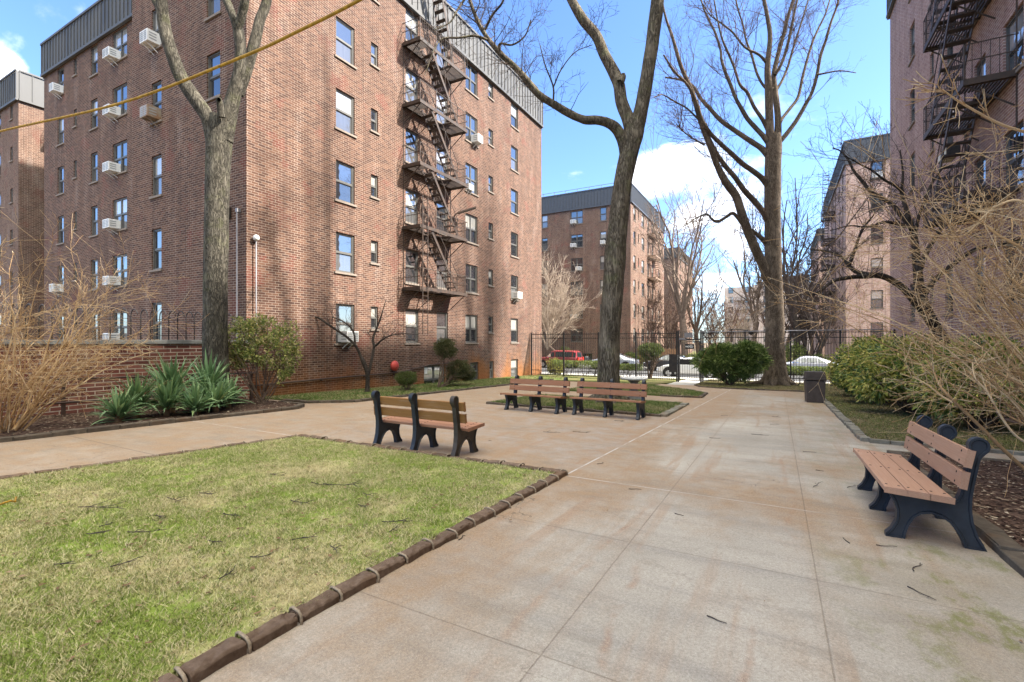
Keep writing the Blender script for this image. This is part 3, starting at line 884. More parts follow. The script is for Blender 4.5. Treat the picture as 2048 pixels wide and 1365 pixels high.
def fire_escape(b, L, wx, sg, y0, y1, zs, st, hole, mat, ladder=None, top=None, depth=1.02, bal=0.14, low=False):
    X = lambda d: wx + sg * d
    def bx(mb, d0, d1, ya, yb, za, zb):
        lo, hi = sorted((X(d0), X(d1))); mb.box(lo, ya, za, hi, yb, zb)
    fm = MB()
    for z in zs:
        bx(fm, depth - 0.03, depth, y0, y1, z - 0.10, z + 0.05)
        bx(fm, 0.005, depth - 0.031, y0, y0 + 0.03, z - 0.10, z + 0.05); bx(fm, 0.005, depth - 0.031, y1 - 0.03, y1, z - 0.10, z + 0.05)
        for k in range(4):
            y = y0 + 0.12 + (y1 - y0 - 0.24) * k / 3
            fm.bar((X(0.03), y, z - 0.75), (X(depth - 0.08), y, z - 0.08), 0.03, 0.03)
            bx(fm, 0.005, depth - 0.04, y - 0.025, y + 0.025, z - 0.095, z - 0.04)
        bx(fm, 0.005, 0.035, y0 + 0.031, y1 - 0.031, z - 0.06, z + 0.04)
    for y in (y0 + 0.06, y1 - 0.06): bx(fm, 0.006, 0.03, y - 0.015, y + 0.015, zs[0] - 0.1, zs[-1] + 0.04)
    fe = fm.obj('fire_escape', mat, b, -L)
    for i, z in enumerate(zs):
        pm = MB()
        n = 13
        for k in range(n):
            d = 0.06 + (depth - 0.12) * k / (n - 1)
            segs = [(y0 + 0.035, y1 - 0.035)]
            if hole and hole[2] < d < hole[3] and not (i == 0 and low): segs = [(y0 + 0.035, hole[0]), (hole[1], y1 - 0.035)]
            for a, c in segs: bx(pm, d - 0.02, d + 0.02, a, c, z - 0.035, z)
        pm.obj('platform', mat, fe)
        rm = MB()
        for zz in (z + 0.88, z + 0.48):
            s = 0.022
            rm.bar((X(depth - 0.015), y0, zz), (X(depth - 0.015), y1, zz), s, s)
            rm.bar((X(0.0), y0, zz), (X(depth - 0.03), y0, zz), s, s); rm.bar((X(0.0), y1, zz), (X(depth - 0.03), y1, zz), s, s)
        m = int((y1 - y0) / bal)
        for k in range(m + 1):
            y = y0 + (y1 - y0) * k / m
            w = 0.03 if k % 8 == 0 else 0.013
            rm.bar((X(depth - 0.015), y, z + 0.04), (X(depth - 0.015), y, z + 0.88), w, w)
        for k in range(1, 6):
            d = depth * k / 6
            for y in (y0, y1): rm.bar((X(d), y, z + 0.04), (X(d), y, z + 0.88), 0.013, 0.013)
        rm.obj('railing', mat, fe)
    ds = (hole[2] + 0.02, hole[3] - 0.02)
    flights = [(zs[i], zs[i + 1], st[0], st[1]) for i in range(len(zs) - 1)]
    if top: flights.append((zs[-1], top[0], top[1], top[2]))
    for za, zb, ya, yb in flights:
        sm = MB()
        for d in ds:
            sm.bar((X(d), ya, za), (X(d), yb, zb), 0.025, 0.13, up=(0, 0, 1))
        n = 11
        for k in range(1, n):
            f = k / n
            bx(sm, ds[0] + 0.013, ds[1] - 0.013, ya + (yb - ya) * f - 0.10, ya + (yb - ya) * f + 0.10, za + (zb - za) * f - 0.018, za + (zb - za) * f + 0.018)
        for d in ds:
            sm.bar((X(d), ya, za + 0.8), (X(d), yb, zb + 0.6), 0.022, 0.022)
            for f in (0.05, 0.5, 0.95):
                sm.bar((X(d), ya + (yb - ya) * f, za + (zb - za) * f), (X(d), ya + (yb - ya) * f, za + (zb - za) * f + 0.8 - 0.2 * f), 0.018, 0.018)
        sm.obj('stair', mat, fe)
    if ladder:
        lm = MB()
        ya, yb, za, zb = ladder
        for y in (ya, yb): lm.bar((X(depth + 0.06), y, za), (X(depth + 0.06), y, zb), 0.035, 0.02)
        z = za + 0.2
        while z < zb:
            lm.bar((X(depth + 0.06), ya, z), (X(depth + 0.06), yb, z), 0.02, 0.02); z += 0.3
        lm.obj('ladder', mat, fe)
    return fe


TOP = [3.04 + 2.735 * k for k in range(6)]
CB, CT = 16.82, 18.5      # parapet bottom / top


def col(a0, a1, h=1.52, style='single', tops=TOP, drop=0.0):
    return [(a0, a1, t - h - drop, t - drop, style) for t in tops]


RX = -14.67
right_wins = (col(12.71, 13.63) + col(14.51, 14.9, 0.93, drop=0.0) + col(16.62, 17.5) + col(18.87, 19.79) + col(21.36, 22.54, style='double')
              + col(23.71, 24.21, 0.93) + col(26.39, 27.32)
              + [(17.9, 19.54, -0.95, 0.42, 'double'), (21.79, 22.64, -0.6, 0.44, 'single'), (23.82, 24.27, -0.6, 0.43, 'single'), (26.39, 27.32, -0.7, 0.45, 'single')])
front_wins = col(-20.52, -19.81) + col(-16.88, -16.1)
back_wins = col(-35.05, -34.25) + col(-32.98, -32.6, 0.93) + col(-30.95, -30.19) + col(-28.57, -27.11, style='double')
mainb, ML = building('brick_apartment_block', (RX, 9.2, gz(9.2)),
    'nearest brown brick six-storey block with fire escape, behind the bench seen from its back', M['brick_main'],
    [('x', RX, 1, 9.2, 30.85, -1.3, CB, right_wins), ('y', 9.2, -1, -22.0, RX, -1.3, CB, front_wins),
     ('y', 11.13, -1, -36.9, -22.0, -1.3, CB, back_wins), ('x', -22.0, -1, 9.2, 11.13, -1.3, CB, []),
     ('x', -36.9, -1, 11.13, 30.85, -1.3, CB, []), ('y', 30.85, 1, -36.9, RX, -1.3, CB, [])],
    [('x', RX, 1, 9.2, 30.85, CB, CT), ('y', 9.2, -1, -22.0, RX + 0.095, CB + .002, CT - .002), ('y', 11.13, -1, -36.9, -22.1, CB, CT), ('x', -36.9, -1, 11.13, 30.85, CB, CT), ('y', 30.85, 1, -36.9, RX, CB, CT)],
    [(-36.7, 11.4, CB - 0.3, -14.95, 30.6, CB), (-21.7, 9.46, CB - 0.29, -14.94, 11.39, CB - 0.005)])
FEZ = [3.96 + 2.735 * k for k in range(5)]
fire_escape(mainb, ML, RX, 1, 16.4, 20.05, FEZ, (19.35, 17.2), (17.1, 18.75, 0.42, 0.98), M['iron_fe'], ladder=(16.5, 16.85, 1.9, 8.0), top=(19.1, 18.95, 17.6), low=False)

wing, WL = building('brick_wing_block', (-42.9, 11.7, gz(11.7)), 'brown brick block at the far left edge, half hidden behind the nearest block', M['brick_wing'],
    [('y', 11.7, -1, -60, -42.9, -1.3, CB + 0.4, col(-47.0, -46.1, tops=[t + 0.4 for t in TOP]) + col(-44.35, -43.9, 0.93, tops=[t + 0.4 for t in TOP]) + col(-50.5, -49.6, tops=[t + 0.4 for t in TOP])),
     ('x', -42.9, 1, 11.7, 30.85, -1.3, CB + 0.4, []), ('y', 30.85, 1, -60, -42.9, -1.3, CB + 0.4, []), ('x', -60, -1, 11.7, 30.85, -1.3, CB + 0.4, [])],
    [('x', -42.9, 1, 11.7, 30.85, CB + 0.4, CT + 0.5, 0.6), ('y', 11.7, -1, -60, -42.805, CB + 0.402, CT + 0.498)],
    [(-59.8, 11.9, CB, -43.1, 30.6, CB + 0.4)], 'mansard')
fire_escape(wing, WL, -42.9, 1, 13.1, 16.6, [4.3 + 2.735 * k for k in range(5)], (15.9, 13.9), (13.8, 15.3, 0.42, 0.98), M['iron_black'])

XR = 4.95
RT = [17.66 - 2.73 * k for k in range(6)]
rt_wins = (col(25.35, 26.2, 1.5, tops=RT) + col(22.6, 23.1, 0.93, tops=RT) + col(20.4, 21.25, 1.5, tops=RT) + col(17.65, 18.5, 1.5, tops=RT) + col(15.35, 16.5, 1.5, tops=RT)
           + col(12.2, 13.3, 1.5, tops=RT) + col(9.2, 10.1, 1.5, tops=RT) + col(4.2, 5.4, 1.5, tops=RT))
rightb, RL = building('brick_courtyard_block', (XR, -10, gz(-10)), 'tall mauve brick block at the right edge with a dark fire escape', M['brick_right'],
    [('x', XR, -1, -12, 30.3, -1.3, 17.95, rt_wins), ('y', 30.3, 1, XR, 20, -1.3, 17.95, []), ('y', -12, -1, XR, 20, -1.3, 17.95, []), ('x', 20, 1, -12, 30.3, -1.3, 17.95, [])],
    [('x', XR, -1, -12, 30.3, 17.95, 19.6), ('y', 30.3, 1, XR - 0.095, 20, 17.952, 19.598)],
    [(XR + 0.26, -11.8, 17.5, 19.8, 30.04, 17.94)])
fire_escape(rightb, RL, XR, -1, 15.6, 19.3, [7.95 - 2.73 + 2.73 * k for k in range(5)], (18.6, 16.4), (16.3, 18.0, 0.42, 0.98), M['iron_fe'], depth=0.98)

# the block across the street, straight ahead
CX = -14.1
f_tops = TOP
cf, CL = building('brick_street_block', (CX, 52.4, gz(52.4)), 'brick block across the street behind the leaning tree trunk, its right side sunlit', M['brick_far'],
    [('y', 52.4, -1, -34, CX, -1.3, CB + 0.1, col(-21.15, -19.65, style='double') + col(-17.6, -16.85) + col(-24.9, -24.1) + [(-19.7, -18.5, -0.6, 0.2, 'fixed')] + col(-29.0, -27.5, style='double')),
     ('x', CX, 1, 52.4, 70.0, -1.3, CB + 0.1, col(53.6, 54.5) + col(55.6, 56.0, 0.93) + col(57.3, 58.5) + col(60.1, 61.0) + col(62.6, 63.5) + col(66.3, 67.3)),
     ('y', 70, 1, -34, CX, -1.3, CB + 0.1, []), ('x', -34, -1, 52.4, 70, -1.3, CB + 0.1, [])],
    [('x', CX, 1, 52.4, 70.0, CB + 0.1, CT + 0.3), ('y', 52.4, -1, -34, CX + 0.095, CB + 0.102, CT + 0.298)],
    [(-33.8, 52.65, CB - 0.2, CX - 0.27, 69.8, CB + 0.1)], 'mansard_dark')
mb = MB()
for i in range(14): mb.bar((-33.5 + i * 1.45, 52.75, CT + 0.4), (-33.5 + i * 1.45, 52.75, CT + 0.85), 0.05, 0.05)
mb.bar((-33.5, 52.75, CT + 0.87), (-14.5, 52.75, CT + 0.87), 0.05, 0.04)
mb.obj('roof_rail', M['pipe'], cf, -CL)
fire_escape(cf, CL, CX, 1, 60.2, 64.4, FEZ, (63.4, 61.2), (61.1, 62.8, 0.42, 0.98), M['iron_fe_pale'], top=(19.0, 63.2, 61.6), bal=0.3)

far2, F2L = building('brick_distant_block', (-15.8, 90.7, gz(90)), 'distant narrow brick block seen between the street block and the bare street trees', M['brick_far'],
    [('y', 90.7, -1, -36, -15.8, -1.3, CB, col(-20.6, -19.2, style='double') + col(-24.6, -23.2, style='double')),
     ('x', -15.8, 1, 90.7, 108, -1.3, CB, col(93, 94.2) + col(98, 99.2) + col(103, 104.2)), ('y', 108, 1, -36, -15.8, -1.3, CB, [])],
    [('x', -15.8, 1, 90.7, 108, CB, CT), ('y', 90.7, -1, -36, -15.705, CB + .002, CT - .002)], [(-35.8, 90.95, CB - 0.2, -16.07, 107.8, CB)], 'mansard')

rf, RFL = building('brick_corner_block', (5.2, 50.6, gz(50.6)), 'brick block at right across the street with grey metal parapet and hanging fire escapes', M['brick_corner'],
    [('y', 50.6, -1, 5.2, 24, -1.3, 17.0, col(6.95, 7.8, tops=[t + 0.15 for t in TOP]) + col(11.9, 13.2, tops=[t + 0.15 for t in TOP])),
     ('x', 5.2, -1, 50.6, 72, -1.3, 17.0, col(52.4, 53.4) + col(55.2, 56.2) + col(58.6, 59.5) + col(62.0, 62.9) + col(66.5, 67.5)),
     ('y', 72, 1, 5.2, 24, -1.3, 17.0, [])],
    [('x', 5.2, -1, 50.6, 72, 17.0, 18.9), ('y', 50.6, -1, 5.105, 24, 17.002, 18.898)], [(5.46, 50.85, 16.6, 23.8, 71.8, 17.0)], 'mansard_dark')
fire_escape(rf, RFL, 5.2, -1, 59.0, 63.2, FEZ, (62.3, 60.2), (60.1, 61.8, 0.42, 0.98), M['iron_fe'], top=(19.6, 62.2, 60.6), bal=0.3)

rf2, RF2L = building('brick_end_block', (5.4, 86, gz(86)), 'distant brick block beyond the corner block at right, half hidden by bare branches', M['brick_corner'],
    [('x', 5.4, -1, 86, 104, -1.3, 16.8, col(88, 89.2) + col(92, 93.2) + col(96, 97.2)), ('y', 86, -1, 5.4, 24, -1.3, 16.8, col(9, 10.4)), ('y', 104, 1, 5.4, 24, -1.3, 16.8, [])],
    [('x', 5.4, -1, 86, 104, 16.8, 18.5), ('y', 86, -1, 5.305, 24, 16.802, 18.498)], [(5.66, 86.25, 16.4, 23.8, 103.8, 16.79)])
fire_escape(rf2, RF2L, 5.4, -1, 93.5, 97.5, FEZ, (96.6, 94.5), (94.4, 96.1, 0.42, 0.98), M['iron_fe'], bal=0.4)

pale, PL = building('pale_apartment_house', (-12, 150, gz(150)), 'pale apartment house closing the far end of the walk, under the clouds', M['brick_pale'],
    [('y', 150, -1, -6.0, 22, -1.3, 17.3, col(2.6, 4.2, 1.6) + col(7.4, 9.0, 1.6) + col(-3.4, -2.2, 1.6) + col(12.5, 14.1, 1.6)), ('y', 148.6, -1, -13.2, -6.0, -1.3, 16.6, col(-12.2, -10.9, 1.6) + col(-8.0, -6.7, 1.6)),
     ('x', -6.0, 1, 148.6, 150, -1.3, 16.6, []), ('x', -13.2, -1, 148.6, 165, -1.3, 16.6, []), ('y', 165, 1, -13.2, 22, -1.3, 16.6, [])],
    [], [(-13.0, 150.2, 16.0, 21.8, 164.8, 16.58)])
mb = MB(); mb.box(-0.5, 153, 16.6, 7.5, 158, 19.6); mb.box(9, 153, 16.6, 14, 158, 18.9); mb.box(-5.2, 151.5, 17.3, -2.6, 154, 18.3)
mb.obj('bulkhead', M['mansard'], pale, -PL)
mb = MB()
for z in (4.6, 7.4, 10.1, 12.8): mb.box(-10.6, 147.5, z, -6.1, 148.55, z + 0.12); mb.bar((-10.6, 147.55, z + 1.0), (-6.1, 147.55, z + 1.0), 0.07, 0.07)
mb.obj('fire_escape', M['iron_fe'], pale, -PL)

# ------------------------------------------------------------------ fittings on the nearest block
def ac_unit(loc, rz, label, w=0.62, body='white_metal', stay='white_metal', h=0.42, d=0.5):
    t = thing('air_conditioner', loc, label, 'air conditioner', 'window air conditioners', rz)
    mb = MB(); mb.box(-w / 2, -d, 0, w / 2, 0.02, h)
    o = mb.obj('casing', M[body], t, bevel=0.012)
    g = MB()
    for k in range(5):
        z = 0.07 + k * (h - 0.14) / 4
        g.box(-w / 2 + 0.05, -d - 0.008, z - 0.022, -0.02, -d - 0.001, z + 0.022); g.box(0.03, -d - 0.008, z - 0.022, w / 2 - 0.05, -d - 0.001, z + 0.022)
    for k in range(3):
        g.box(-w / 2 - 0.008, -d + 0.06, 0.09 + 0.1 * k, -w / 2 - 0.001, -d + 0.3, 0.13 + 0.1 * k)
        g.box(w / 2 + 0.001, -d + 0.06, 0.09 + 0.1 * k, w / 2 + 0.008, -d + 0.3, 0.13 + 0.1 * k)
    g.obj('grille', M['ac_grille'], t)
    b = MB()
    for x in (-w / 4, w / 4):
        b.bar((x, -d + 0.06, -0.015), (x, 0.0, -0.3), 0.025, 0.025); b.bar((x, -d + 0.02, -0.015), (x, 0.02, -0.015), 0.025, 0.025)
    b.obj('bracket', M[stay], t)
    return t


fl = ['ground-floor', 'second-floor', 'third-floor', 'fourth-floor', 'fifth-floor', 'top-floor']
for k in range(6):
    ac_unit((-28.2, 11.13 + 0.09, TOP[k] - 1.47), 0, 'white air conditioner in the %s double window, left recess of the nearest block' % fl[k], w=0.64, h=0.42, d=0.52)
ac_unit((-34.65, 11.22, TOP[5] - 1.47), 0, 'small white air conditioner in the top-floor window nearest the left corner of the nearest block', 0.5)
ac_unit((-34.65, 11.22, TOP[1] - 1.47), 0, 'small white air conditioner low on the left corner column, behind the left bare shrub', 0.5)
ac_unit((-20.2, 9.29, TOP[4] - 1.47), 0, 'white air conditioner just left of the big forked trunk, near the roof', 0.55)
ac_unit((-20.2, 9.29, TOP[3] - 1.47), 0, 'rusty brown air conditioner left of the forked trunk, under the yellow cable', 0.55, 'ac_rusty', 'ac_rusty')
ac_unit((RX - 0.09, 13.17, TOP[0] - 1.47), R(90), 'white air conditioner in a ground-floor window, behind the little bare tree', 0.58)
ac_unit((RX - 0.09, 26.85, TOP[1] - 1.47), R(90), 'grey-white air conditioner in the second-floor window near the right corner of the nearest block', 0.6)
ac_unit((RX - 0.09, 22.22, TOP[4] - 1.47), R(90), 'grey air conditioner on a fifth-floor window right of the fire escape', 0.5)
ac_unit((RX - 0.09, 21.66, TOP[3] - 1.47), R(90), 'small white air conditioner in the fourth-floor window right of the fire escape', 0.45, h=0.3, d=0.28)
for k, dx in ((5, -0.35), (4, -0.35), (3, 0.32), (1, -0.35)):
    ac_unit((-20.4 + dx, 52.49, TOP[k] - 1.47), 0, 'white air conditioner in a %s window of the block across the street' % fl[k], 0.6)
ac_unit((-17.2, 52.49, TOP[4] - 1.47), 0, 'white air conditioner beside the leaning trunk, fifth floor across the street', 0.5)
ac_unit((7.35, 50.69, TOP[5] - 1.3), 0, 'white air conditioner under the grey parapet of the corner block', 0.7)

mb = MB()
mb.lathe([(0.05, -0.1), (0.1, -0.05), (0.2, -0.03), (0.225, 0.03), (0.215, 0.08), (0.17, 0.125), (0.09, 0.15), (0.02, 0.158)], n=28, axis='x')
o = mb.obj('alarm_bell', M['red_bell'], None, (RX + 0.09, 15.77, 0.53), smooth=True)
tag(o, 'round red alarm gong on the brick wall above the small box bush', 'alarm bell')
mb = MB(); mb.tube([(0, -0.08, -0.05), (0.175, -0.06, -0.05), (0.18, 0.06, -0.05), (0, 0.08, -0.05)], 0.012, 6)
mb.obj('bracket', M['iron_rail'], o, smooth=True)
mb = MB()
pp = [(0.07, y - 10.0, z) for y, z in ((9.4, 0.18), (12, 0.22), (15.9, 0.235), (16.6, 0.26), (17.25, 0.35), (18.3, 0.47), (20.5, 0.5))]
mb.tube(pp, 0.028, 8)
for y in (9.9, 12.0, 14.1, 15.8): mb.box(0, y - 10.02, 0.15, 0.1, y - 9.98, 0.19)
tag(mb.obj('conduit_pipe', M['iron_rail'], None, (RX, 10.0, 0), smooth=True), 'rusty conduit running along the foot of the brick wall below the red gong', 'pipe')
mb = MB(); mb.tube([(0.12, 0, gz(9.5)), (0.12, 0, 4.85)], 0.02, 8)
o = mb.obj('vent_pipe', M['pipe'], None, (RX, 9.45, 0), smooth=True)
tag(o, 'thin grey vent pipe with a white ball top, just right of the brick corner', 'pipe')
mb = MB(); mb.lathe([(0.02, -0.1), (0.085, -0.06), (0.1, 0.0), (0.085, 0.06), (0.02, 0.1)], (0.12, 0, 4.9), 12)
mb.obj('cap', M['white_metal'], o, smooth=True)
mb = MB(); mb.tube([(0, -0.1, gz(9.1)), (0, -0.1, 5.7)], 0.022, 8); mb.box(-0.05, -0.13, 5.7, 0.05, 0.0, 5.82)
tag(mb.obj('conduit_pipe', M['pipe'], None, (-15.0, 9.2, 0)), 'thin grey conduit on the shaded wall, just left of the brick corner', 'pipe')
mb = MB(); mb.box(-0.09, -0.16, -0.18, 0.09, 0.0, 0.18); mb.box(-0.13, -0.24, 0.1, 0.13, -0.165, 0.2)
o = tag(mb.obj('wall_lamp', M['iron_black'], None, (-15.55, 9.2, 5.75), bevel=0.01), 'small dark wall lamp on the shaded brick beside the forked trunk', 'lamp')
mb = MB(); mb.box(-0.07, -0.20, -0.12, 0.07, -0.162, 0.08); mb.obj('lens', M['lamp_clear'], o)
mb = MB(); mb.tube([(0.02, 0, -0.5), (0.06, 0.02, 0), (0.25, 0.05, 0.12)], 0.03, 8); mb.bar((0.25, 0.05, 0.1), (1.0, 0.6, 0.42), 0.26, 0.07)
tag(mb.obj('wall_lamp', M['iron_fe'], None, (RX, 20.25, 8.1)), 'dark bracket floodlight on the sunlit wall just right of the fire escape', 'lamp')
mb = MB(); mb.box(0.0, 0, 0, 0.006, 0.22, 0.3)
tag(mb.obj('paper_notice', M['paper'], None, (RX - 0.09, 18.02, 0.03)), 'white paper notice in the basement window behind the clipped juniper', 'notice')
t = thing('floodlight', (XR, 18.3, 7.0), 'twin floodlight with yellowish panels under the right fire escape', 'lamp')
mb = MB(); mb.box(-0.75, -0.42, -0.1, -0.45, 0.42, 0.12); mb.bar((-0.5, 0, 0), (0, 0, -0.05), 0.06, 0.06); mb.obj('housing', M['iron_black'], t, bevel=0.015)
mb = MB(); mb.box(-0.758, -0.38, -0.06, -0.751, -0.03, 0.09); mb.box(-0.758, 0.03, -0.06, -0.751, 0.38, 0.09)
mb.box(-0.72, -0.38, -0.109, -0.48, -0.03, -0.101); mb.box(-0.72, 0.03, -0.109, -0.48, 0.38, -0.101); mb.obj('lens', plain('lamp_lens', (0.5, 0.44, 0.27), 0.4), t)

# ------------------------------------------------------------------ low courtyard wall, rail, spiked fence
LX = -14.45
w = thing('courtyard_wall', (LX, 9.1, gz(9.1)), 'low red brick courtyard wall with grey coping behind the left bed', 'wall')
WLo = Vector((LX, 9.1, gz(9.1)))
mb = MB(); wall_face(mb, 'x', LX, 1, -8, 9.17, -0.6, 1.53); wall_face(mb, 'x', LX - 0.33, -1, -8, 9.17, -0.6, 1.53)
mb.obj('brickwork', M['brick_low'], w, -WLo, uv=True, fix=False)
mb = MB(); mb.box(LX - 0.38, -8, 1.53, LX + 0.06, 9.17, 1.64); mb.obj('coping', M['coping'], w, -WLo, bevel=0.012)
t = thing('spiked_fence', (LX - 0.15, 2, 1.64), 'black iron guard fence with curled-over bars on top of the courtyard wall', 'fence')
mb = MB()
for i in range(76):
    y = -8 + i * 0.22
    p = [(0, y - 2, 0), (0, y - 2, 0.62)] + [(0.0 + 0.17 * (1 - math.cos(a)), y - 2, 0.62 + 0.17 * math.sin(a)) for a in (0.5, 1.0, 1.57, 2.1, 2.7, 3.1)]
    mb.tube(p, [0.014] * 7 + [0.006], 5)
mb.obj('bar', M['iron_black'], t, smooth=True)['kind'] = 'stuff'
mb = MB()
for z in (0.12, 0.55): mb.bar((0, -10, z), (0, 7.1, z), 0.03, 0.012)
mb.obj('rail', M['iron_black'], t)
t = thing('pipe_railing', (-13.85, 4.5, gz(4.5)), 'rusty two-bar pipe railing in the mulch bed before the low wall', 'railing')
mb = MB()
for z in (0.88, 0.36): mb.tube([(0.02, y - 4.5, gz(y) - gz(4.5) + z) for y in (-4, 0, 3, 6, 9.0)], 0.024, 8)
mb.obj('rail', M['iron_rail'], t, smooth=True)
for y in (1.9, 3.2, 4.5, 5.82, 7.2, 8.84):
    mb = MB(); mb.bar((0, 0, -0.05), (0, 0, 0.92), 0.06, 0.06); mb.obj('post', M['iron_rail'], t, (-0.01, y - 4.5, gz(y) - gz(4.5)))
# ------------------------------------------------------------------ benches
PROF = [(0.0, 0.0), (0.0, 0.03), (0.04, 0.075), (0.075, 0.15), (0.082, 0.24), (0.06, 0.32), (0.028, 0.375), (0.02, 0.405), (0.05, 0.412),
        (0.455, 0.385), (0.485, 0.40), (0.505, 0.45), (0.525, 0.55), (0.548, 0.68), (0.566, 0.78)]
for k in range(13):
    a = R(195 - k * 21)
    PROF.append((0.632 + 0.07 * math.cos(a), 0.865 + 0.075 * math.sin(a)))
PROF += [(0.64, 0.76), (0.622, 0.66), (0.598, 0.52), (0.585, 0.42), (0.582, 0.33), (0.592, 0.22), (0.618, 0.12), (0.655, 0.045), (0.675, 0.0),
         (0.535, 0.0), (0.525, 0.04), (0.49, 0.12), (0.445, 0.19), (0.385, 0.235), (0.315, 0.252), (0.25, 0.235), (0.2, 0.19), (0.165, 0.12), (0.142, 0.04), (0.138, 0.0)]


def bench_end():
    bm = bmesh.new()
    T = 0.036
    vs = [[bm.verts.new((s * T, d, z)) for d, z in PROF] for s in (-1, 1)]
    f0 = bm.faces.new(vs[0]); f1 = bm.faces.new(list(reversed(vs[1])))
    n = len(PROF)
    for i in range(n):
        bm.faces.new((vs[0][(i + 1) % n], vs[0][i], vs[1][i], vs[1][(i + 1) % n]))
    bmesh.ops.recalc_face_normals(bm, faces=bm.faces)
    bmesh.ops.inset_individual(bm, faces=[f0, f1], thickness=0.017, depth=0.0)
    bmesh.ops.inset_individual(bm, faces=[f0, f1], thickness=0.006, depth=-0.014)
    ring = bmesh.ops.triangulate(bm, faces=[f0, f1])
    me = bpy.data.meshes.new('end_frame'); bm.to_mesh(me); bm.free()
    return me


def slab_board(x0, x1, d0, z0, d1, z1, th, bm_=None):
    """board whose section runs from (d0,z0) to (d1,z1) with thickness th to its outer side"""
    mb = MB()
    a = Vector((d0, z0)); b = Vector((d1, z1)); n = Vector((-(b - a).y, (b - a).x)).normalized() * th
    q = [a, b, b + n, a + n]
    lo = [(x0, p.x, p.y) for p in q]; hi = [(x1, p.x, p.y) for p in q]
    mb.face(lo); mb.face(hi[::-1])
    for i in range(4): mb.face([lo[i], lo[(i + 1) % 4], hi[(i + 1) % 4], hi[i]])
    return mb


BENCH = {}


def bench(loc, rz, label, back_mat, seat_mat, ends=('bench_black',) * 3, sup=0.79, half=0.93):
    t = thing('park_bench', loc, label, 'bench', 'park benches on the paved walk', 0)
    t.rotation_euler = slope_rot(rz)
    if 'end' not in BENCH: BENCH['end'] = bench_end()
    for x, m in zip((-sup, 0, sup), ends):
        me = BENCH['end']
        if m != 'bench_black':
            me = me.copy(); me.name = 'end_frame'
            me.materials.clear()
        if not me.materials: me.materials.append(M[m])
        link('end_frame', me, t, (x, 0, 0))
    def part(name, d0, z0, d1, z1, th, mat):
        key = (name, d0, mat)
        if key not in BENCH: BENCH[key] = slab_board(-half, half, d0, z0, d1, z1, th).mesh(name, M[mat], bevel=0.006)
        o = link(name, BENCH[key], t)
        kb = key + ('bolt',)
        if kb not in BENCH:
            mb = MB(); a = Vector((d0, z0)); b = Vector((d1, z1)); u = (b - a).normalized(); n = Vector((-u.y, u.x)) * (th + 0.001)
            for x in (-sup, 0, sup):
                for f in (0.2, 0.8):
                    c = a + (b - a) * f + n
                    mb.bar((x, c.x - n.x * 0.05, c.y - n.y * 0.05), (x, c.x + n.x * 0.04, c.y + n.y * 0.04), 0.017, 0.017, up=(1, 0, 0))
            BENCH[kb] = mb.mesh('bolt', M['dark'])
        link('bolt', BENCH[kb], o)
    zs = lambda d: 0.414 - 0.066 * (d - 0.05)
    for d in (-0.022, 0.134, 0.29):
        part('seat_board', d, zs(d), d + 0.15, zs(d + 0.15), 0.042, seat_mat)
    # the boards of the back lean on the front of the posts
    for d0, z0, d1, z1 in ((0.522, 0.52, 0.543, 0.655), (0.551, 0.70, 0.578, 0.835)):
        part('back_board', d0 - 0.004, z0, d1 - 0.004, z1, 0.042, back_mat)
    return t


bench((-5.05, 6.50, gz(6.5)), R(180), 'park bench seen from behind, with amber back boards, at the lawn edge', 'plank_amber', 'plank_seat', ('bench_brown', 'bench_black', 'bench_black'), sup=0.80, half=0.93)
bench((-5.85, 11.55, gz(11.55)), R(-2), 'left one of the two red-brown benches side by side before the tree lawn', 'plank_red', 'plank_red', sup=0.77, half=0.93)
bench((-3.80, 11.62, gz(11.62)), R(-1), 'right one of the two red-brown benches, before the big leaning trunk', 'plank_red', 'plank_red', sup=0.83, half=0.98)
bench((0.85, 6.28, gz(6.28)), R(-90), 'big pinkish-tan bench in side view at the right edge of the walk', 'plank_tan', 'plank_tan', sup=0.85, half=1.0)

# ------------------------------------------------------------------ litter bin
t = thing('litter_bin', (1.13, 19.7, gz(19.7)), 'square brown litter bin with sloped lid at the far right of the walk', 'litter bin'); t.rotation_euler = slope_rot(R(4))


def frustum(mb, a, b, z0, z1):
    lo = [(-a, -a, z0), (a, -a, z0), (a, a, z0), (-a, a, z0)]; hi = [(-b, -b, z1), (b, -b, z1), (b, b, z1), (-b, b, z1)]
    mb.face(lo[::-1]); mb.face(hi)
    for i in range(4): mb.face([lo[i], lo[(i + 1) % 4], hi[(i + 1) % 4], hi[i]])


mb = MB(); frustum(mb, 0.265, 0.29, 0.0, 0.74); mb.obj('body', M['bin'], t, bevel=0.015)
mb = MB(); frustum(mb, 0.255, 0.255, 0.741, 0.80); mb.obj('gap', M['dark'], t)
mb = MB(); frustum(mb, 0.315, 0.315, 0.765, 0.84); frustum(mb, 0.305, 0.275, 0.841, 1.06); o = mb.obj('lid', M['bin'], t, bevel=0.014)
mb = MB(); mb.box(-0.2, -0.305, 0.87, 0.2, -0.288, 1.02); mb.obj('flap', M['bin'], o, bevel=0.004)

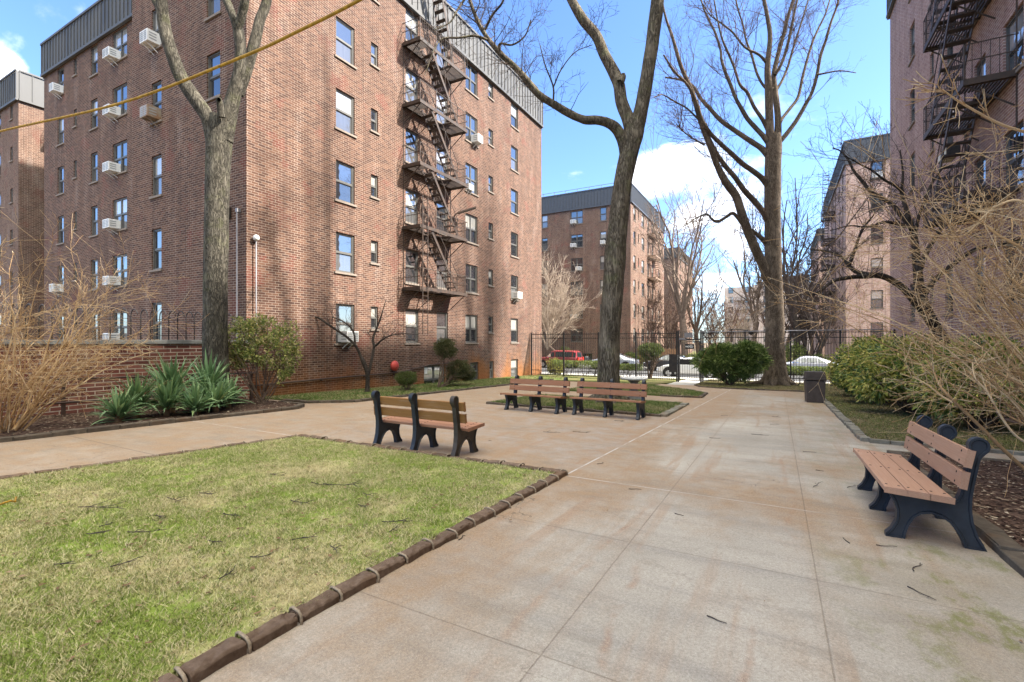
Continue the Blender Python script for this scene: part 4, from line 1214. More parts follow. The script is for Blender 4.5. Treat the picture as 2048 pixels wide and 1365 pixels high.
# ------------------------------------------------------------------ edging
mb = MB()
L_ = 0.305; prof = [(-0.065, -0.05), (-0.06, 0.048), (-0.045, 0.062), (0.035, 0.064), (0.058, 0.05), (0.062, -0.05)]
xs_ = [-L_ / 2 + 0.014, -0.08, 0.02, 0.09, L_ / 2 - 0.014]
for i in range(len(xs_) - 1):
    for j in range(len(prof) - 1):
        w0 = 1 + 0.05 * math.sin(i * 2.1); w1 = 1 + 0.05 * math.sin((i + 1) * 2.1)
        p, q = prof[j], prof[j + 1]
        mb.face([(xs_[i], p[0] * w0, p[1]), (xs_[i + 1], p[0] * w1, p[1]), (xs_[i + 1], q[0] * w1, q[1]), (xs_[i], q[0] * w0, q[1])])
mb.face([(xs_[0], p[0], p[1]) for p in prof]); mb.face([(xs_[-1], p[0] * (1 + 0.05 * math.sin(8.4)), p[1]) for p in prof][::-1])
EDGE_BODIES = []
for v_ in range(6):
    me = mb.mesh('edging_block', M['edging'], bevel=0.006)
    bm = bmesh.new(); bm.from_mesh(me)
    bmesh.ops.subdivide_edges(bm, edges=bm.edges, cuts=1, use_grid_fill=True)
    for v in bm.verts:
        n_ = Vector(mnoise.noise_vector(v.co * 22 + Vector((v_ * 7.0, 0, 0)))) * 0.006 + Vector(mnoise.noise_vector(v.co * 8 + Vector((v_ * 3.0, 5, 0)))) * 0.007
        v.co += n_
        if v.co.z > 0.04 and mnoise.noise(v.co * 14 + Vector((v_ * 11.0, 2, 1))) > 0.32: v.co.z -= 0.014
    bm.to_mesh(me); bm.free(); EDGE_BODIES.append(me)
mb = MB()
mb.tube([(L_ / 2, -0.075, -0.04), (L_ / 2, -0.068, 0.046), (L_ / 2, -0.045, 0.068), (L_ / 2 + 0.012, 0.03, 0.070), (L_ / 2 + 0.02, 0.062, 0.054), (L_ / 2 + 0.02, 0.07, -0.04)], 0.0095, 7)
EDGE_ROPE = mb.mesh('rope_band', M['rope'], smooth=True)
ELAB = 'rope-banded brown concrete edging block round the near lawn'


def edge_run(a, b, flip=False, start=0.0):
    a = Vector(a); b = Vector(b); d = b - a; n = max(1, round(d.length / L_)); rz = math.atan2(d.y, d.x)
    if flip: rz += math.pi
    for i in range(n):
        p = a + d * ((i + 0.5) / n)
        o = link('edging_block', rnd.choice(EDGE_BODIES), None, (p.x + rnd.uniform(-.008, .008), p.y + rnd.uniform(-.008, .008), gz(p.y) + rnd.uniform(-0.008, 0.006)))
        m = Matrix.Rotation(-math.atan(SLOPE), 3, 'X') @ Matrix.Rotation(rz + rnd.uniform(-.05, .05), 3, 'Z') @ Matrix.Rotation(rnd.uniform(-.035, .035), 3, 'Y')
        o.rotation_euler = m.to_euler(); o.scale = (d.length / n / L_, rnd.uniform(0.88, 1.06), rnd.uniform(0.78, 0.98))
        tag(o, ELAB, 'edging block', 'edging blocks round the near lawn')
        r = link('rope_band', EDGE_ROPE, o)


edge_run((-2.48, 5.86), (-2.52, -0.6), True)
edge_run((-7.6, 5.78), (-2.5, 5.86))
edge_run((-7.62, 5.7), (-7.80, 3.9), True)
edge_run((-7.80, 3.9), (-8.05, 2.0), True)
edge_run((-8.05, 2.0), (-8.05, -0.4), True)


def sett_mesh(name, l, w, h, mat):
    mb = MB(); mb.box(-l / 2, -w / 2, -0.06, l / 2, w / 2, h)
    me = mb.mesh(name, M[mat], bevel=0.012)
    bm = bmesh.new(); bm.from_mesh(me)
    for v in bm.verts: v.co += Vector((rnd.uniform(-1, 1), rnd.uniform(-1, 1), rnd.uniform(-1, 1))) * 0.006
    bm.to_mesh(me); bm.free()
    return me


def sett_run(pts, l, w, h, mat, label, group):
    me = [sett_mesh('kerb_sett', l - 0.012, w, h, mat) for _ in range(4)]
    for i in range(len(pts) - 1):
        a = Vector(pts[i]); b = Vector(pts[i + 1]); d = b - a; n = max(1, round(d.length / l)); rz = math.atan2(d.y, d.x)
        for k in range(n):
            p = a + d * ((k + 0.5) / n)
            o = link('kerb_sett', rnd.choice(me), None, (p.x + rnd.uniform(-.01, .01), p.y + rnd.uniform(-.01, .01), gz(p.y) + rnd.uniform(-0.012, 0.012)))
            o.rotation_euler = (Matrix.Rotation(-math.atan(SLOPE), 3, 'X') @ Matrix.Rotation(rz + rnd.uniform(-.05, .05), 3, 'Z')).to_euler()
            o.scale = (d.length / n / l, 1, 1)
            tag(o, label, 'kerb stone', group)


sett_run([(1.45, 24.3), (1.45, 11.15)], 0.26, 0.16, 0.07, 'sett', 'small pale granite sett edging the mossy lawn beyond the tan bench', 'granite setts along the right lawn')
sett_run([(1.5, 11.1), (4.9, 11.1)], 0.32, 0.14, 0.07, 'sett', 'granite sett at the near end of the mossy lawn, behind the tan bench', 'granite setts at the end of the right lawn')
sett_run([(1.66, 9.9), (1.66, -2.0)], 0.46, 0.17, 0.075, 'sett_dark', 'mossy brown stone edging the mulch bed behind the tan bench', 'mossy stones along the right mulch bed')
sett_run([(1.7, 9.9), (4.9, 9.9)], 0.46, 0.15, 0.075, 'sett_dark', 'brown stone edging the far end of the right mulch bed', 'stones at the end of the right mulch bed')
sett_run([(-7.85, 12.6), (-2.6, 12.6)], 0.3, 0.14, 0.06, 'sett_dark', 'dark stone under the two side-by-side benches, edging the tree lawn', 'dark stones on the near edge of the tree lawn')
sett_run([(-2.57, 12.6), (-2.57, 16.15)], 0.22, 0.2, 0.06, 'sett', 'grey sett on the right edge of the tree lawn', 'setts on the right edge of the tree lawn')
sett_run([(-3.9, 18.7), (-2.5, 18.8), (-2.55, 21.0), (-3.6, 22.65)], 0.3, 0.15, 0.06, 'sett_dark', 'dark stone edging the small lawn beyond the tree lawn', 'dark stones round the small lawn')
sett_run([(-13.4, 9.6), (-12.3, 9.6), (-11.4, 10.55), (-11.4, 25.5)], 0.3, 0.15, 0.07, 'sett_dark', 'dark stone edging the grass strip along the brick wall', 'dark stones along the grass strip')
sett_run([(-11.33, 0.5), (-11.33, 8.5), (-11.7, 8.95), (-13.0, 9.2)], 0.5, 0.15, 0.08, 'sett_dark', 'dark weathered stone edging the left mulch bed', 'dark stones along the left mulch bed')
sett_run([(-3.7, 26.3), (-3.35, 25.2), (-2.3, 24.7), (1.3, 24.85)], 0.35, 0.15, 0.06, 'sett_dark', 'dark stone edging the bed under the round yew', 'dark stones before the round yew')

# ------------------------------------------------------------------ iron fence and gate
FY = 29.0


def fence_run(x0, x1, label, top=2.83):
    z0 = gz(FY)
    t = thing('iron_fence', (x0, FY, z0), label, 'fence')
    mb = MB(); n = int((x1 - x0) / 0.125)
    for i in range(n):
        x = 0.06 + i * (x1 - x0 - 0.1) / n
        mb.box(x - 0.0095, -0.0095, 0.08, x + 0.0095, 0.0095, top + 0.04)
        mb.face([(x - 0.0095, -0.0095, top + 0.04), (x + 0.0095, -0.0095, top + 0.04), (x, 0, top + 0.13)]); mb.face([(x - 0.0095, 0.0095, top + 0.04), (x + 0.0095, 0.0095, top + 0.04), (x, 0, top + 0.13)])
    o = mb.obj('picket', M['iron_black'], t); o['kind'] = 'stuff'
    mb = MB()
    for z in (0.14, 0.42, top - 0.28, top - 0.02): mb.box(0, -0.022, z - 0.02, x1 - x0, 0.022, z + 0.02)
    mb.obj('rail', M['iron_black'], t)
    m = max(1, round((x1 - x0) / 2.15)); pm = MB(); pm.box(-0.035, -0.035, -0.1, 0.035, 0.035, top + 0.1); frusta = pm.mesh('post', M['iron_black'])
    for i in range(m + 1): link('post', frusta, t, ((x1 - x0) * i / m, 0, 0))
    return t


fence_run(RX + 0.12, -5.12, 'tall black picket fence between the brick block and the gate')
fence_run(-3.70, 4.9, 'tall black picket fence right of the gate, behind the round yew')
g = thing('iron_gate', (-5.02, FY, gz(FY)), 'black iron walk gate with a black NO sign and dark kick panel', 'gate')
GW = 1.22
mb = MB()
for x in (0.0, GW): mb.box(x - 0.045, -0.045, -0.1, x + 0.045, 0.045, 2.98)
mb.box(0.046, -0.035, 2.42, GW - 0.046, 0.035, 2.5)
mb.obj('gate_post', M['iron_black'], g)
mb = MB()
mb.box(0.06, -0.02, 0.1, 0.1, 0.02, 2.38); mb.box(GW - 0.1, -0.02, 0.1, GW - 0.06, 0.02, 2.38)
for z in (0.12, 0.4, 2.34): mb.box(0.1, -0.018, z - 0.02, GW - 0.1, 0.018, z + 0.02)
for i in range(7):
    x = 0.1 + (GW - 0.2) * (i + 1) / 8; mb.box(x - 0.009, -0.009, 0.14, x + 0.009, 0.009, 2.32)
for i in range(9):
    x = 0.03 + (GW - 0.06) * (i + 0.5) / 9; mb.box(x - 0.009, -0.009, 2.5, x + 0.009, 0.009, 2.9)
mb.obj('leaf', M['iron_black'], g)
mb = MB(); mb.box(0.1, -0.03, 1.0, GW - 0.1, -0.019, 1.32); mb.box(0.36, -0.05, 1.05, GW - 0.1, -0.032, 1.075, 0)
mb.obj('kick_panel', M['iron_black'], g)
mb = MB(); mb.box(-0.52, -0.06, 0.55, -0.05, -0.045, 1.6); mb.box(GW + 0.05, -0.06, 0.62, GW + 0.62, -0.045, 1.68)
mb.obj('lock_shield', M['iron_black'], g)
mb = MB(); mb.box(0.06, -0.12, 2.44, 0.36, -0.046, 2.54); mb.bar((0.36, -0.09, 2.46), (0.5, -0.06, 2.4), 0.04, 0.04)
mb.obj('closer', M['pipe'], g)
s = thing('gate_sign', (-5.02 + 0.62, FY - 0.022, gz(FY) + 2.05), 'small black sign lettered NO in white, wired to the gate', 'sign')
mb = MB(); mb.box(-0.24, -0.012, -0.14, 0.24, 0.0, 0.14); mb.obj('plate', M['iron_black'], s)


def text_mesh(body, size, mat):
    c = bpy.data.curves.new('lettering', 'FONT'); c.body = body; c.size = size; c.extrude = 0.001; c.offset = 0.004
    o = bpy.data.objects.new('lettering', c); COL.objects.link(o)
    bpy.context.view_layer.update()
    me = bpy.data.meshes.new_from_object(o.evaluated_get(bpy.context.evaluated_depsgraph_get()))
    bpy.data.objects.remove(o); me.materials.clear(); me.materials.append(mat)
    return me


o = link('lettering', text_mesh('NO', 0.135, M['paper']), s, (-0.225, -0.0145, -0.05)); o.rotation_euler = (R(90), 0, 0)
mb = MB()
for k, (a, b) in enumerate(((0.02, 0.15), (-0.005, 0.2), (0.02, 0.17))): mb.box(a - 0.01, -0.0145, 0.06 - k * 0.065, b, -0.0125, 0.085 - k * 0.065)
mb.obj('small_lettering', M['paper'], s)
mb = MB(); mb.box(0, 0, 0, 0.44, 0.012, 0.28)
tag(mb.obj('blank_sign', M['pipe'], None, (-4.68, FY - 0.06, gz(FY) + 2.56)), 'blank grey metal plate fixed above the gate', 'sign')
mb = MB(); mb.tube([(0, 0, 0), (4, 0.0, 0.03), (8.4, 0, 0.05)], 0.026, 6)
tag(mb.obj('conduit_pipe', M['pipe'], None, (-3.95, FY - 0.05, gz(FY) + 2.87), smooth=True), 'pale conduit running along the top of the fence right of the gate', 'pipe')
t = thing('fence_arm', (-2.2, FY - 0.05, gz(FY) + 2.9), 'dark curved arm with a small lamp standing above the fence behind the yew', 'lamp')
mb = MB(); mb.tube([(0, 0, -0.6), (0, 0, 0.1)], 0.03, 6); mb.tube([(-0.18, 0, 0.1), (0.25, 0, 0.11), (0.7, 0, 0.05), (0.95, 0, -0.03)], 0.022, 6); mb.obj('arm', M['iron_black'], t)
mb = MB(); mb.lathe([(0.03, -0.16), (0.11, -0.1), (0.12, 0.0), (0.05, 0.04)], (0.95, 0, -0.05), 12); mb.obj('lamp_head', M['iron_black'], t)

# ------------------------------------------------------------------ stone table behind the trunk
t = thing('stone_table', (-4.35, 16.6, gz(16.6)), 'pale round stone table with grey pedestal behind the leaning trunk', 'table')
mb = MB(); mb.lathe([(0.40, 0.70), (0.46, 0.72), (0.47, 0.76), (0.44, 0.785), (0.02, 0.79)], n=28); mb.obj('top', plain('pale_stone', (0.55, 0.55, 0.54), 0.7), t, smooth=True)
mb = MB(); mb.lathe([(0.3, 0.0), (0.28, 0.08), (0.15, 0.14), (0.13, 0.6), (0.25, 0.70)], n=20); mb.obj('pedestal', M['coping'], t, smooth=True)

# ------------------------------------------------------------------ yellow cable overhead, loop on the lawn
mb = MB()
cab = [(-200, 315, 5.2), (0, 263, 4.4), (240, 207, 3.7), (480, 116, 3.1), (600, 61, 2.85), (725, -3, 2.6), (900, -110, 2.3)]
cp = catmull([tuple(P(*c)) for c in cab], 8)
mb.tube(cp, 0.009, 8)
tag(mb.obj('overhead_cable', M['yellow'], smooth=True), 'thick yellow-ochre cable strung across the upper left of the view', 'cable')
mb = MB()
mb.tube([(-0.35, 0.1, 0.01), (-0.12, 0.03, 0.03), (0.0, 0.0, 0.05), (0.05, -0.05, 0.08), (0.02, -0.11, 0.06), (-0.1, -0.13, 0.03), (-0.4, -0.1, 0.01)], 0.009, 7)
p = (-6.46, 1.74)
tag(mb.obj('cable_loop', M['yellow'], None, (p[0], p[1], gz(p[1]) + 0.05), smooth=True), 'small yellow cable loop lying on the lawn at the left edge', 'cable')

# ------------------------------------------------------------------ cars
def car(loc, rz, label, paintm, style='sedan'):
    t = thing('parked_car', loc, label, 'car', 'cars parked along the street', rz)
    if style == 'suv':
        st = [(-2.2, .45, .55, .86, .80, .30), (-2.1, .35, .62, .98, .86, .66), (-2.0, .30, .88, 1.0, 1.55, .68), (-1.7, .28, .90, 1.02, 1.68, .70), (0.2, .28, .90, 1.02, 1.70, .70), (0.55, .28, .90, 1.02, 1.62, .68), (1.0, .28, .90, 1.02, 1.08, .72), (1.8, .3, .88, .98, .98, .68), (2.1, .38, .82, .80, .82, .6), (2.2, .45, .7, .6, .62, .5)]
    else:
        st = [(-2.25, .42, .60, .70, .72, .45), (-2.15, .34, .80, .84, .90, .62), (-1.75, .28, .88, .92, 1.0, .66), (-1.25, .26, .90, .94, 1.18, .62), (-0.6, .25, .90, .95, 1.42, .58), (0.1, .25, .90, .95, 1.45, .58), (0.45, .25, .90, .95, 1.38, .60), (1.05, .26, .89, .93, 1.00, .70), (1.8, .3, .87, .84, .86, .66), (2.15, .36, .78, .68, .70, .55), (2.28, .44, .62, .56, .58, .45)]
    bm_ = MB(); rings = []
    for x, zb, hw, zbelt, zt, hr in st:
        mid = zb + (zbelt - zb) * 0.5
        zt = max(zt, zbelt + 0.02)
        half = [(hw * 0.86, zb), (hw, zb + 0.12), (hw * 1.01, mid), (hw * 0.985, zbelt - 0.03), (hw * 0.95, zbelt), (hr + (hw * 0.95 - hr) * 0.25, zbelt + (zt - zbelt) * 0.72), (hr, zt - (zt - zbelt) * 0.12), (hr * 0.75, zt)]
        rings.append([(x, y, z) for y, z in half] + [(x, -y, z) for y, z in reversed(half)])
    n = len(rings[0])
    for i in range(len(rings) - 1):
        for k in range(n):
            bm_.face([rings[i][k], rings[i][(k + 1) % n], rings[i + 1][(k + 1) % n], rings[i + 1][k]])
    bm_.face(rings[0]); bm_.face(rings[-1][::-1])
    body = bm_.obj('body', paintm, t, smooth=True)
    bm2 = body.data
    # side glass, windscreen, rear window: thin panels just outside the tumblehome
    cabin = [r for r in rings]
    def lerp(a, b, f): return tuple(a[i] + (b[i] - a[i]) * f for i in range(3))
    seq = (2, 3, 4, 5, 6) if style == 'suv' else (3, 4, 5, 6, 7)
    for sgn in (0, 1):
        gm = MB()
        for i in range(len(seq) - 1):
            ra, rb = rings[seq[i]], rings[seq[i + 1]]
            ia, ib = (4, 6) if sgn == 0 else (n - 5, n - 7)
            q = []
            for r, f in ((ra, 0.12), (rb, 0.12), (rb, 0.9), (ra, 0.9)):
                p_ = lerp(r[ia], lerp(r[ia], r[ib], 1.0), f); off = 0.035 if sgn == 0 else -0.035
                q.append((p_[0], p_[1] + off, p_[2]))
            fa, fb = (0.06, 0.94)
            a0 = lerp(q[0], q[1], fa); a1 = lerp(q[0], q[1], fb); b1 = lerp(q[3], q[2], fb); b0 = lerp(q[3], q[2], fa)
            if (a0[2] - b0[2]) ** 2 < 0.002 and (a1[2] - b1[2]) ** 2 < 0.002: continue
            gm.face([a0, a1, b1, b0])
        if gm.f: gm.obj('side_window', M['carglass'], t, fix=False)
    for nm, (i0, i1) in (('windscreen', (5, 6) if style == 'suv' else (6, 7)), ('rear_window', (1, 2) if style == 'suv' else (2, 4))):
        ra, rb = rings[i0], rings[i1]
        dx = 0.03 if nm == 'windscreen' else -0.03
        a, b = ra[7], ra[8]; c, d = rb[8], rb[7]
        gm = MB(); q = [lerp(a, d, 0.08), lerp(b, c, 0.08), lerp(b, c, 0.9), lerp(a, d, 0.9)]
        gm.face([(p_[0] + dx, p_[1], p_[2] + 0.03) for p_ in q]); gm.obj(nm, M['carglass'], t, fix=False)
    for x in (-1.35, 1.38):
        for s in (-1, 1):
            wm = MB(); y = s * 0.82
            wm.lathe([(0.2, y - 0.1 * s), (0.33, y - 0.1 * s), (0.345, y), (0.33, y + 0.1 * s), (0.22, y + 0.105 * s)], (x, 0, 0.34), 20, axis='y')
            o = wm.obj('wheel', M['tyre'], t, smooth=False)
            hm = MB(); hm.lathe([(0.02, y + 0.108 * s), (0.06, y + 0.112 * s), (0.19, y + 0.107 * s), (0.215, y + 0.1 * s)], (x, 0, 0.34), 16, axis='y'); hm.obj('rim', M['rim'], o)
            am = MB(); am.lathe([(0.01, s * 0.885), (0.40, s * 0.915), (0.405, s * 0.88)], (x, 0, 0.38), 20, axis='y')
            am.obj('wheel_arch', M['dark'], t)
    zt = 0.80 if style == 'suv' else 0.74
    for s in (-1, 1):
        lm = MB(); lm.box(-2.23, s * 0.62 - 0.13, zt - 0.08, -2.12, s * 0.62 + 0.13, zt + (0.25 if style == 'suv' else 0.06)); lm.obj('tail_light', M['lamp_red'], t, bevel=0.02)
        lm = MB(); lm.box(2.08, s * 0.55 - 0.14, 0.6, 2.24, s * 0.55 + 0.14, 0.72); lm.obj('headlight', M['lamp_clear'], t, bevel=0.02)
        mm = MB(); mm.box(0.78, s * 1.0 - 0.09, 0.95, 0.92, s * 1.0 + 0.09, 1.08); mm.obj('mirror', paintm, t, bevel=0.02)
    bm3 = MB(); bm3.box(-2.31, -0.7, 0.36, -2.2, 0.7, 0.52); bm3.box(2.2, -0.62, 0.36, 2.31, 0.62, 0.5); bm3.obj('bumper', M['ac_grille'], t, bevel=0.02)
    return t


PW = paint('paint_white', (0.55, 0.55, 0.545)); PR = paint('paint_red', (0.22, 0.022, 0.03)); PK = paint('paint_black', (0.02, 0.02, 0.024)); PS = paint('paint_silver', (0.30, 0.33, 0.38)); PBk = paint('paint_ice', (0.42, 0.44, 0.49))
ROADZ = gz(36) - 0.05
car((-5.35, 35.9, ROADZ), R(180), 'white car parked on the near side of the street behind the gate', PW, 'sedan')
car((-18.6, 43.2, ROADZ), R(180), 'red estate car across the street behind the left stretch of fence', PR, 'suv')
car((-13.2, 43.2, ROADZ), R(180), 'silver car mostly hidden behind the big leaning trunk', PS, 'sedan')
car((-8.1, 43.2, ROADZ), R(180), 'black car across the street left of the gate', PK, 'sedan')
car((2.0, 43.0, ROADZ), R(180), 'long white saloon across the street right of the thick right trunk', PBk, 'sedan')
car((7.2, 43.0, ROADZ), R(180), 'white car just right of the long white saloon, behind the laurel', PW, 'sedan')
car((-3.1, 43.3, ROADZ), R(180), 'blue-grey car across the street behind the yew', paint('paint_blue', (0.16, 0.24, 0.36)), 'sedan')
# ================================================================== VEGETATION
def nrm(v): return v / (np.linalg.norm(v) + 1e-9)


def turn(d, ang):
    a = np.cross(d, rng.normal(0, 1, 3)); a = nrm(a)
    return nrm(d * math.cos(ang) + a * math.sin(ang))


def grow(T, p, d, L, r, lev, up=0.25, wig=0.12, kids=(3, 6), ang=(25, 55), ratio=(0.35, 0.7), sides=None, rmin=0.0035, seg=0.3, first=0.2, end=0.3):
    n = int(min(8, max(3, L / seg)))
    pts = [np.array(p, float)]; dd = nrm(np.array(d, float))
    for i in range(n):
        dd = nrm(dd + rng.normal(0, wig, 3) + np.array([0, 0, up / n]))
        pts.append(pts[-1] + dd * L / n)
    pts = np.array(pts); rr = np.maximum(np.linspace(r, r * end, n + 1), rmin)
    T.add(pts, rr, sides or (6 if r > 0.05 else (4 if r > 0.012 else 3)))
    if lev > 0:
        for _ in range(rng.integers(kids[0], kids[1] + 1)):
            f = rng.uniform(first, 0.97); i = min(n - 1, int(f * n)); q = pts[i] + (pts[i + 1] - pts[i]) * (f * n - i)
            cd = turn(nrm(pts[i + 1] - pts[i]), R(rng.uniform(*ang)))
            grow(T, q, cd, L * rng.uniform(*ratio), max(rmin, rr[i] * 0.6), lev - 1, up, wig * 1.1, kids, ang, ratio, None, rmin, seg, first, end)


def trace(rows, d0, d1):
    """rows (px, py, half width px) -> points and radii, the distance running from d0 to d1"""
    n = len(rows); out = []
    for i, (x, y, w) in enumerate(rows):
        t = d0 + (d1 - d0) * i / max(1, n - 1)
        p = P(x, y, t); out.append((p.x, p.y, p.z, w * t / 960.0))
    return out


def rough_tube(T, rows, n=18, k=6, amp=0.10, sc=1.5):
    a = catmull(rows, k); p = a[:, :3]; r = np.maximum(a[:, 3], 0.004)
    v, f = tube_np(p, r, n)
    for i in range(len(v)):
        c = p[i // n]; rr = r[i // n]
        e = mnoise.fractal(Vector((v[i][0] * sc * 2, v[i][1] * sc * 2, v[i][2] * sc * 0.7)), 1.0, 2.0, 4) * amp
        v[i] = c + (v[i] - c) * (1 + e)
    T.v.append(v); T.f.append(f + T.n); T.n += len(v)
    return a


def flare(x, y, z, r, n=6, reach=2.2):
    return [(x, y, z, r)]


def twigs_on(T, a, count, L, r, lev, f0=0.3, ang=(35, 75), up=0.25, **k):
    n = len(a)
    for _ in range(count):
        i = int(rng.uniform(f0, 0.99) * (n - 1)); p = a[i, :3]; d = nrm(a[i + 1, :3] - a[i, :3])
        s = rng.uniform(0.5, 1.2)
        grow(T, p, turn(d, R(rng.uniform(*ang))), L * s, min(r * s, a[i, 3] * 0.6), lev, up, **k)


def roots(T, base, r, n=6, reach=1.9, h=0.5, start=0.0):
    for k in range(n):
        a = start + 2 * math.pi * k / n + rnd.uniform(-.25, .25); c, s = math.cos(a), math.sin(a); q = reach * rnd.uniform(0.8, 1.15)
        g = lambda m: base[2] + (gz(base[1] + s * r * m) - gz(base[1]))
        T_rows = [(base[0] + c * r * 0.35, base[1] + s * r * 0.35, base[2] + h * 1.3, r * 0.45), (base[0] + c * r * 0.75, base[1] + s * r * 0.75, base[2] + h * 0.5, r * 0.40),
                  (base[0] + c * r * 1.2, base[1] + s * r * 1.2, g(1.2) + 0.08, r * 0.28), (base[0] + c * r * q, base[1] + s * r * q, g(q) - 0.03, r * 0.12)]
        rough_tube(T, T_rows, 10, 4, 0.12)


def tree_obj(label, base, trunkT, crownT, barkm, twigm, group=None, name='bare_tree'):
    t = thing(name, base, label, 'tree', group)
    trunkT.obj('trunk', barkm, t, base)
    if crownT and crownT.v: crownT.obj('crown', twigm, t, base)
    return t


# ---- left forked tree (in the mulch bed)
T = Tubes(); C = Tubes(); D = 13.0
rough_tube(T, trace([(434, 830, 28.7), (433, 800, 25.2), (432, 740, 23.5), (430, 620, 21.8), (432, 500, 21.8), (434, 400, 21.8), (437, 310, 22.6), (440, 265, 23.5), (444, 235, 20.9)], D, D), 22, 6, 0.07)
l1 = rough_tube(T, trace([(432, 290, 17.4), (418, 240, 14.4), (395, 205, 13.5), (365, 160, 12.6), (345, 110, 11.7), (330, 60, 11.3), (323, 0, 10.0), (319, -80, 8.7), (308, -220, 7.0), (290, -380, 4.3), (280, -520, 1.7)], D, D - .9), 16, 6, 0.07)
rough_tube(T, trace([(330, 55, 7.0), (318, 20, 6.1), (303, -15, 5.7), (285, -90, 4.8), (250, -220, 3.5), (215, -360, 1.7)], D - .3, D + .4), 12)
l2 = rough_tube(T, trace([(446, 280, 18.3), (459, 225, 14.8), (470, 180, 12.6), (479, 140, 10.9), (481, 95, 10.4), (475, 55, 10.0), (470, 40, 8.7)], D, D - .2), 16, 6, 0.07)
l3 = rough_tube(T, trace([(474, 58, 7.8), (461, 20, 7.4), (448, -10, 7.0), (432, -60, 6.1), (410, -160, 4.8), (390, -300, 2.6)], D - .2, D + .2), 12)
l4 = rough_tube(T, trace([(475, 60, 7.8), (485, 25, 7.8), (491, -5, 7.4), (498, -80, 6.1), (506, -200, 4.3), (520, -340, 2.6)], D - .2, D - .7), 12)
l5 = rough_tube(T, trace([(478, 190, 8.7), (492, 145, 10.4), (505, 100, 10.0), (513, 70, 9.6), (520, 40, 9.1), (533, 5, 8.7), (545, -70, 7.4), (565, -200, 5.2), (580, -340, 2.6)], D + .25, D + .6), 14, 6, 0.07)
rough_tube(T, trace([(443, 235, 7.0), (440, 210, 6.1), (438, 200, 5.2), (438, 199, 3.5)], D - .35, D - .55), 10)   # sawn stub
for a in (l1, l3, l4, l5): twigs_on(C, a, 9, 1.6, 0.03, 2, 0.75)
bp = (T.v[0][:22].mean(axis=0))
roots(T, (bp[0], bp[1], gz(bp[1]) + 0.03), 0.42, 6, 1.7, 0.4)
tree_obj('grey forked tree standing among the yuccas in front of the low brick wall', (bp[0], bp[1], gz(bp[1])), T, C, M['bark_left'], M['twig_dark'])

# ---- centre leaning tree
T = Tubes(); C = Tubes(); D = 15.6
rough_tube(T, trace([(1219, 812, 33.8), (1217, 795, 28.2), (1217, 770, 23.5), (1218, 720, 21.6), (1220, 660, 20.7), (1225, 590, 20.7), (1229, 530, 20.7), (1234, 470, 19.7), (1241, 410, 18.3), (1247, 360, 17.9), (1256, 315, 18.3), (1266, 275, 19.7), (1272, 250, 16.9)], D, D), 24, 6, 0.08)
m1 = rough_tube(T, trace([(1266, 285, 15.0), (1279, 235, 14.1), (1289, 185, 13.2), (1298, 130, 12.7), (1306, 75, 12.7), (1315, 0, 12.7), (1321, -90, 10.3), (1330, -240, 7.5), (1345, -420, 3.8), (1350, -560, 1.9)], D, D - .6), 16, 6, 0.07)
m2 = rough_tube(T, trace([(1268, 290, 13.2), (1256, 240, 12.7), (1243, 205, 12.2), (1238, 172, 11.8), (1229, 148, 11.3), (1210, 112, 10.3), (1191, 70, 9.9), (1165, 38, 9.4), (1140, -5, 8.5), (1118, -60, 7.5), (1085, -200, 5.6), (1060, -380, 2.8)], D, D + .9), 16, 6, 0.08)
rough_tube(T, trace([(1241, 165, 7.5), (1246, 155, 5.6), (1246, 148, 3.8)], D, D), 9)
m3 = rough_tube(T, trace([(1252, 330, 11.3), (1247, 290, 10.8), (1236, 262, 10.3), (1218, 247, 9.4), (1195, 241, 8.5), (1168, 240, 8.0), (1138, 227, 7.5), (1104, 207, 7.5), (1078, 190, 7.0), (1055, 163, 6.6), (1030, 135, 6.1), (1005, 112, 5.6), (982, 86, 4.7), (963, 58, 4.2), (950, 30, 3.8), (938, -5, 3.3), (925, -60, 2.3), (905, -120, 1.4)], D, D - 1.2), 14, 6, 0.08)
for rows in ([(975, 80, 2.8), (950, 72, 2.4), (918, 76, 2.1), (885, 78, 1.7), (868, 100, 1.1), (850, 150, 0.8)], [(1000, 108, 2.6), (1000, 88, 2.3), (1025, 90, 1.9), (1050, 72, 1.5), (1062, 40, 1.1)],
             [(970, 60, 2.8), (985, 30, 2.4), (1005, 5, 2.1), (1015, -30, 1.5)], [(1107, 200, 1.9), (1106, 172, 1.7), (1090, 130, 1.3), (1080, 90, 0.9)], [(1108, 172, 1.5), (1122, 140, 1.2), (1150, 105, 0.9), (1185, 90, 0.7)],
             [(935, -10, 2.8), (915, 20, 2.1), (900, 45, 1.5), (870, 60, 1.1)]):
    a = rough_tube(T, trace(rows, D - .9, D - 1.6), 7, 5, 0.03)
    twigs_on(C, a, 9, 0.9, 0.008, 2, 0.1, (25, 65), 0.1, kids=(2, 5), wig=0.22)
twigs_on(C, m3, 46, 1.25, 0.016, 2, 0.35, (40, 85), 0.15, kids=(2, 5), wig=0.22)
twigs_on(C, m3, 10, 1.2, 0.012, 2, 0.5, (40, 85), -0.8, kids=(2, 4), wig=0.2)
for a in (m1, m2): twigs_on(C, a, 12, 1.6, 0.03, 2, 0.8)
bp = T.v[0][:24].mean(axis=0); base = (bp[0], bp[1], gz(bp[1]))
roots(T, (bp[0], bp[1], gz(bp[1]) + 0.03), 0.46, 7, 2.0, 0.35)
tree_obj('big leaning tree with furrowed bark rising behind the right one of the paired benches', base, T, C, M['bark_centre'], M['twig_dark'])

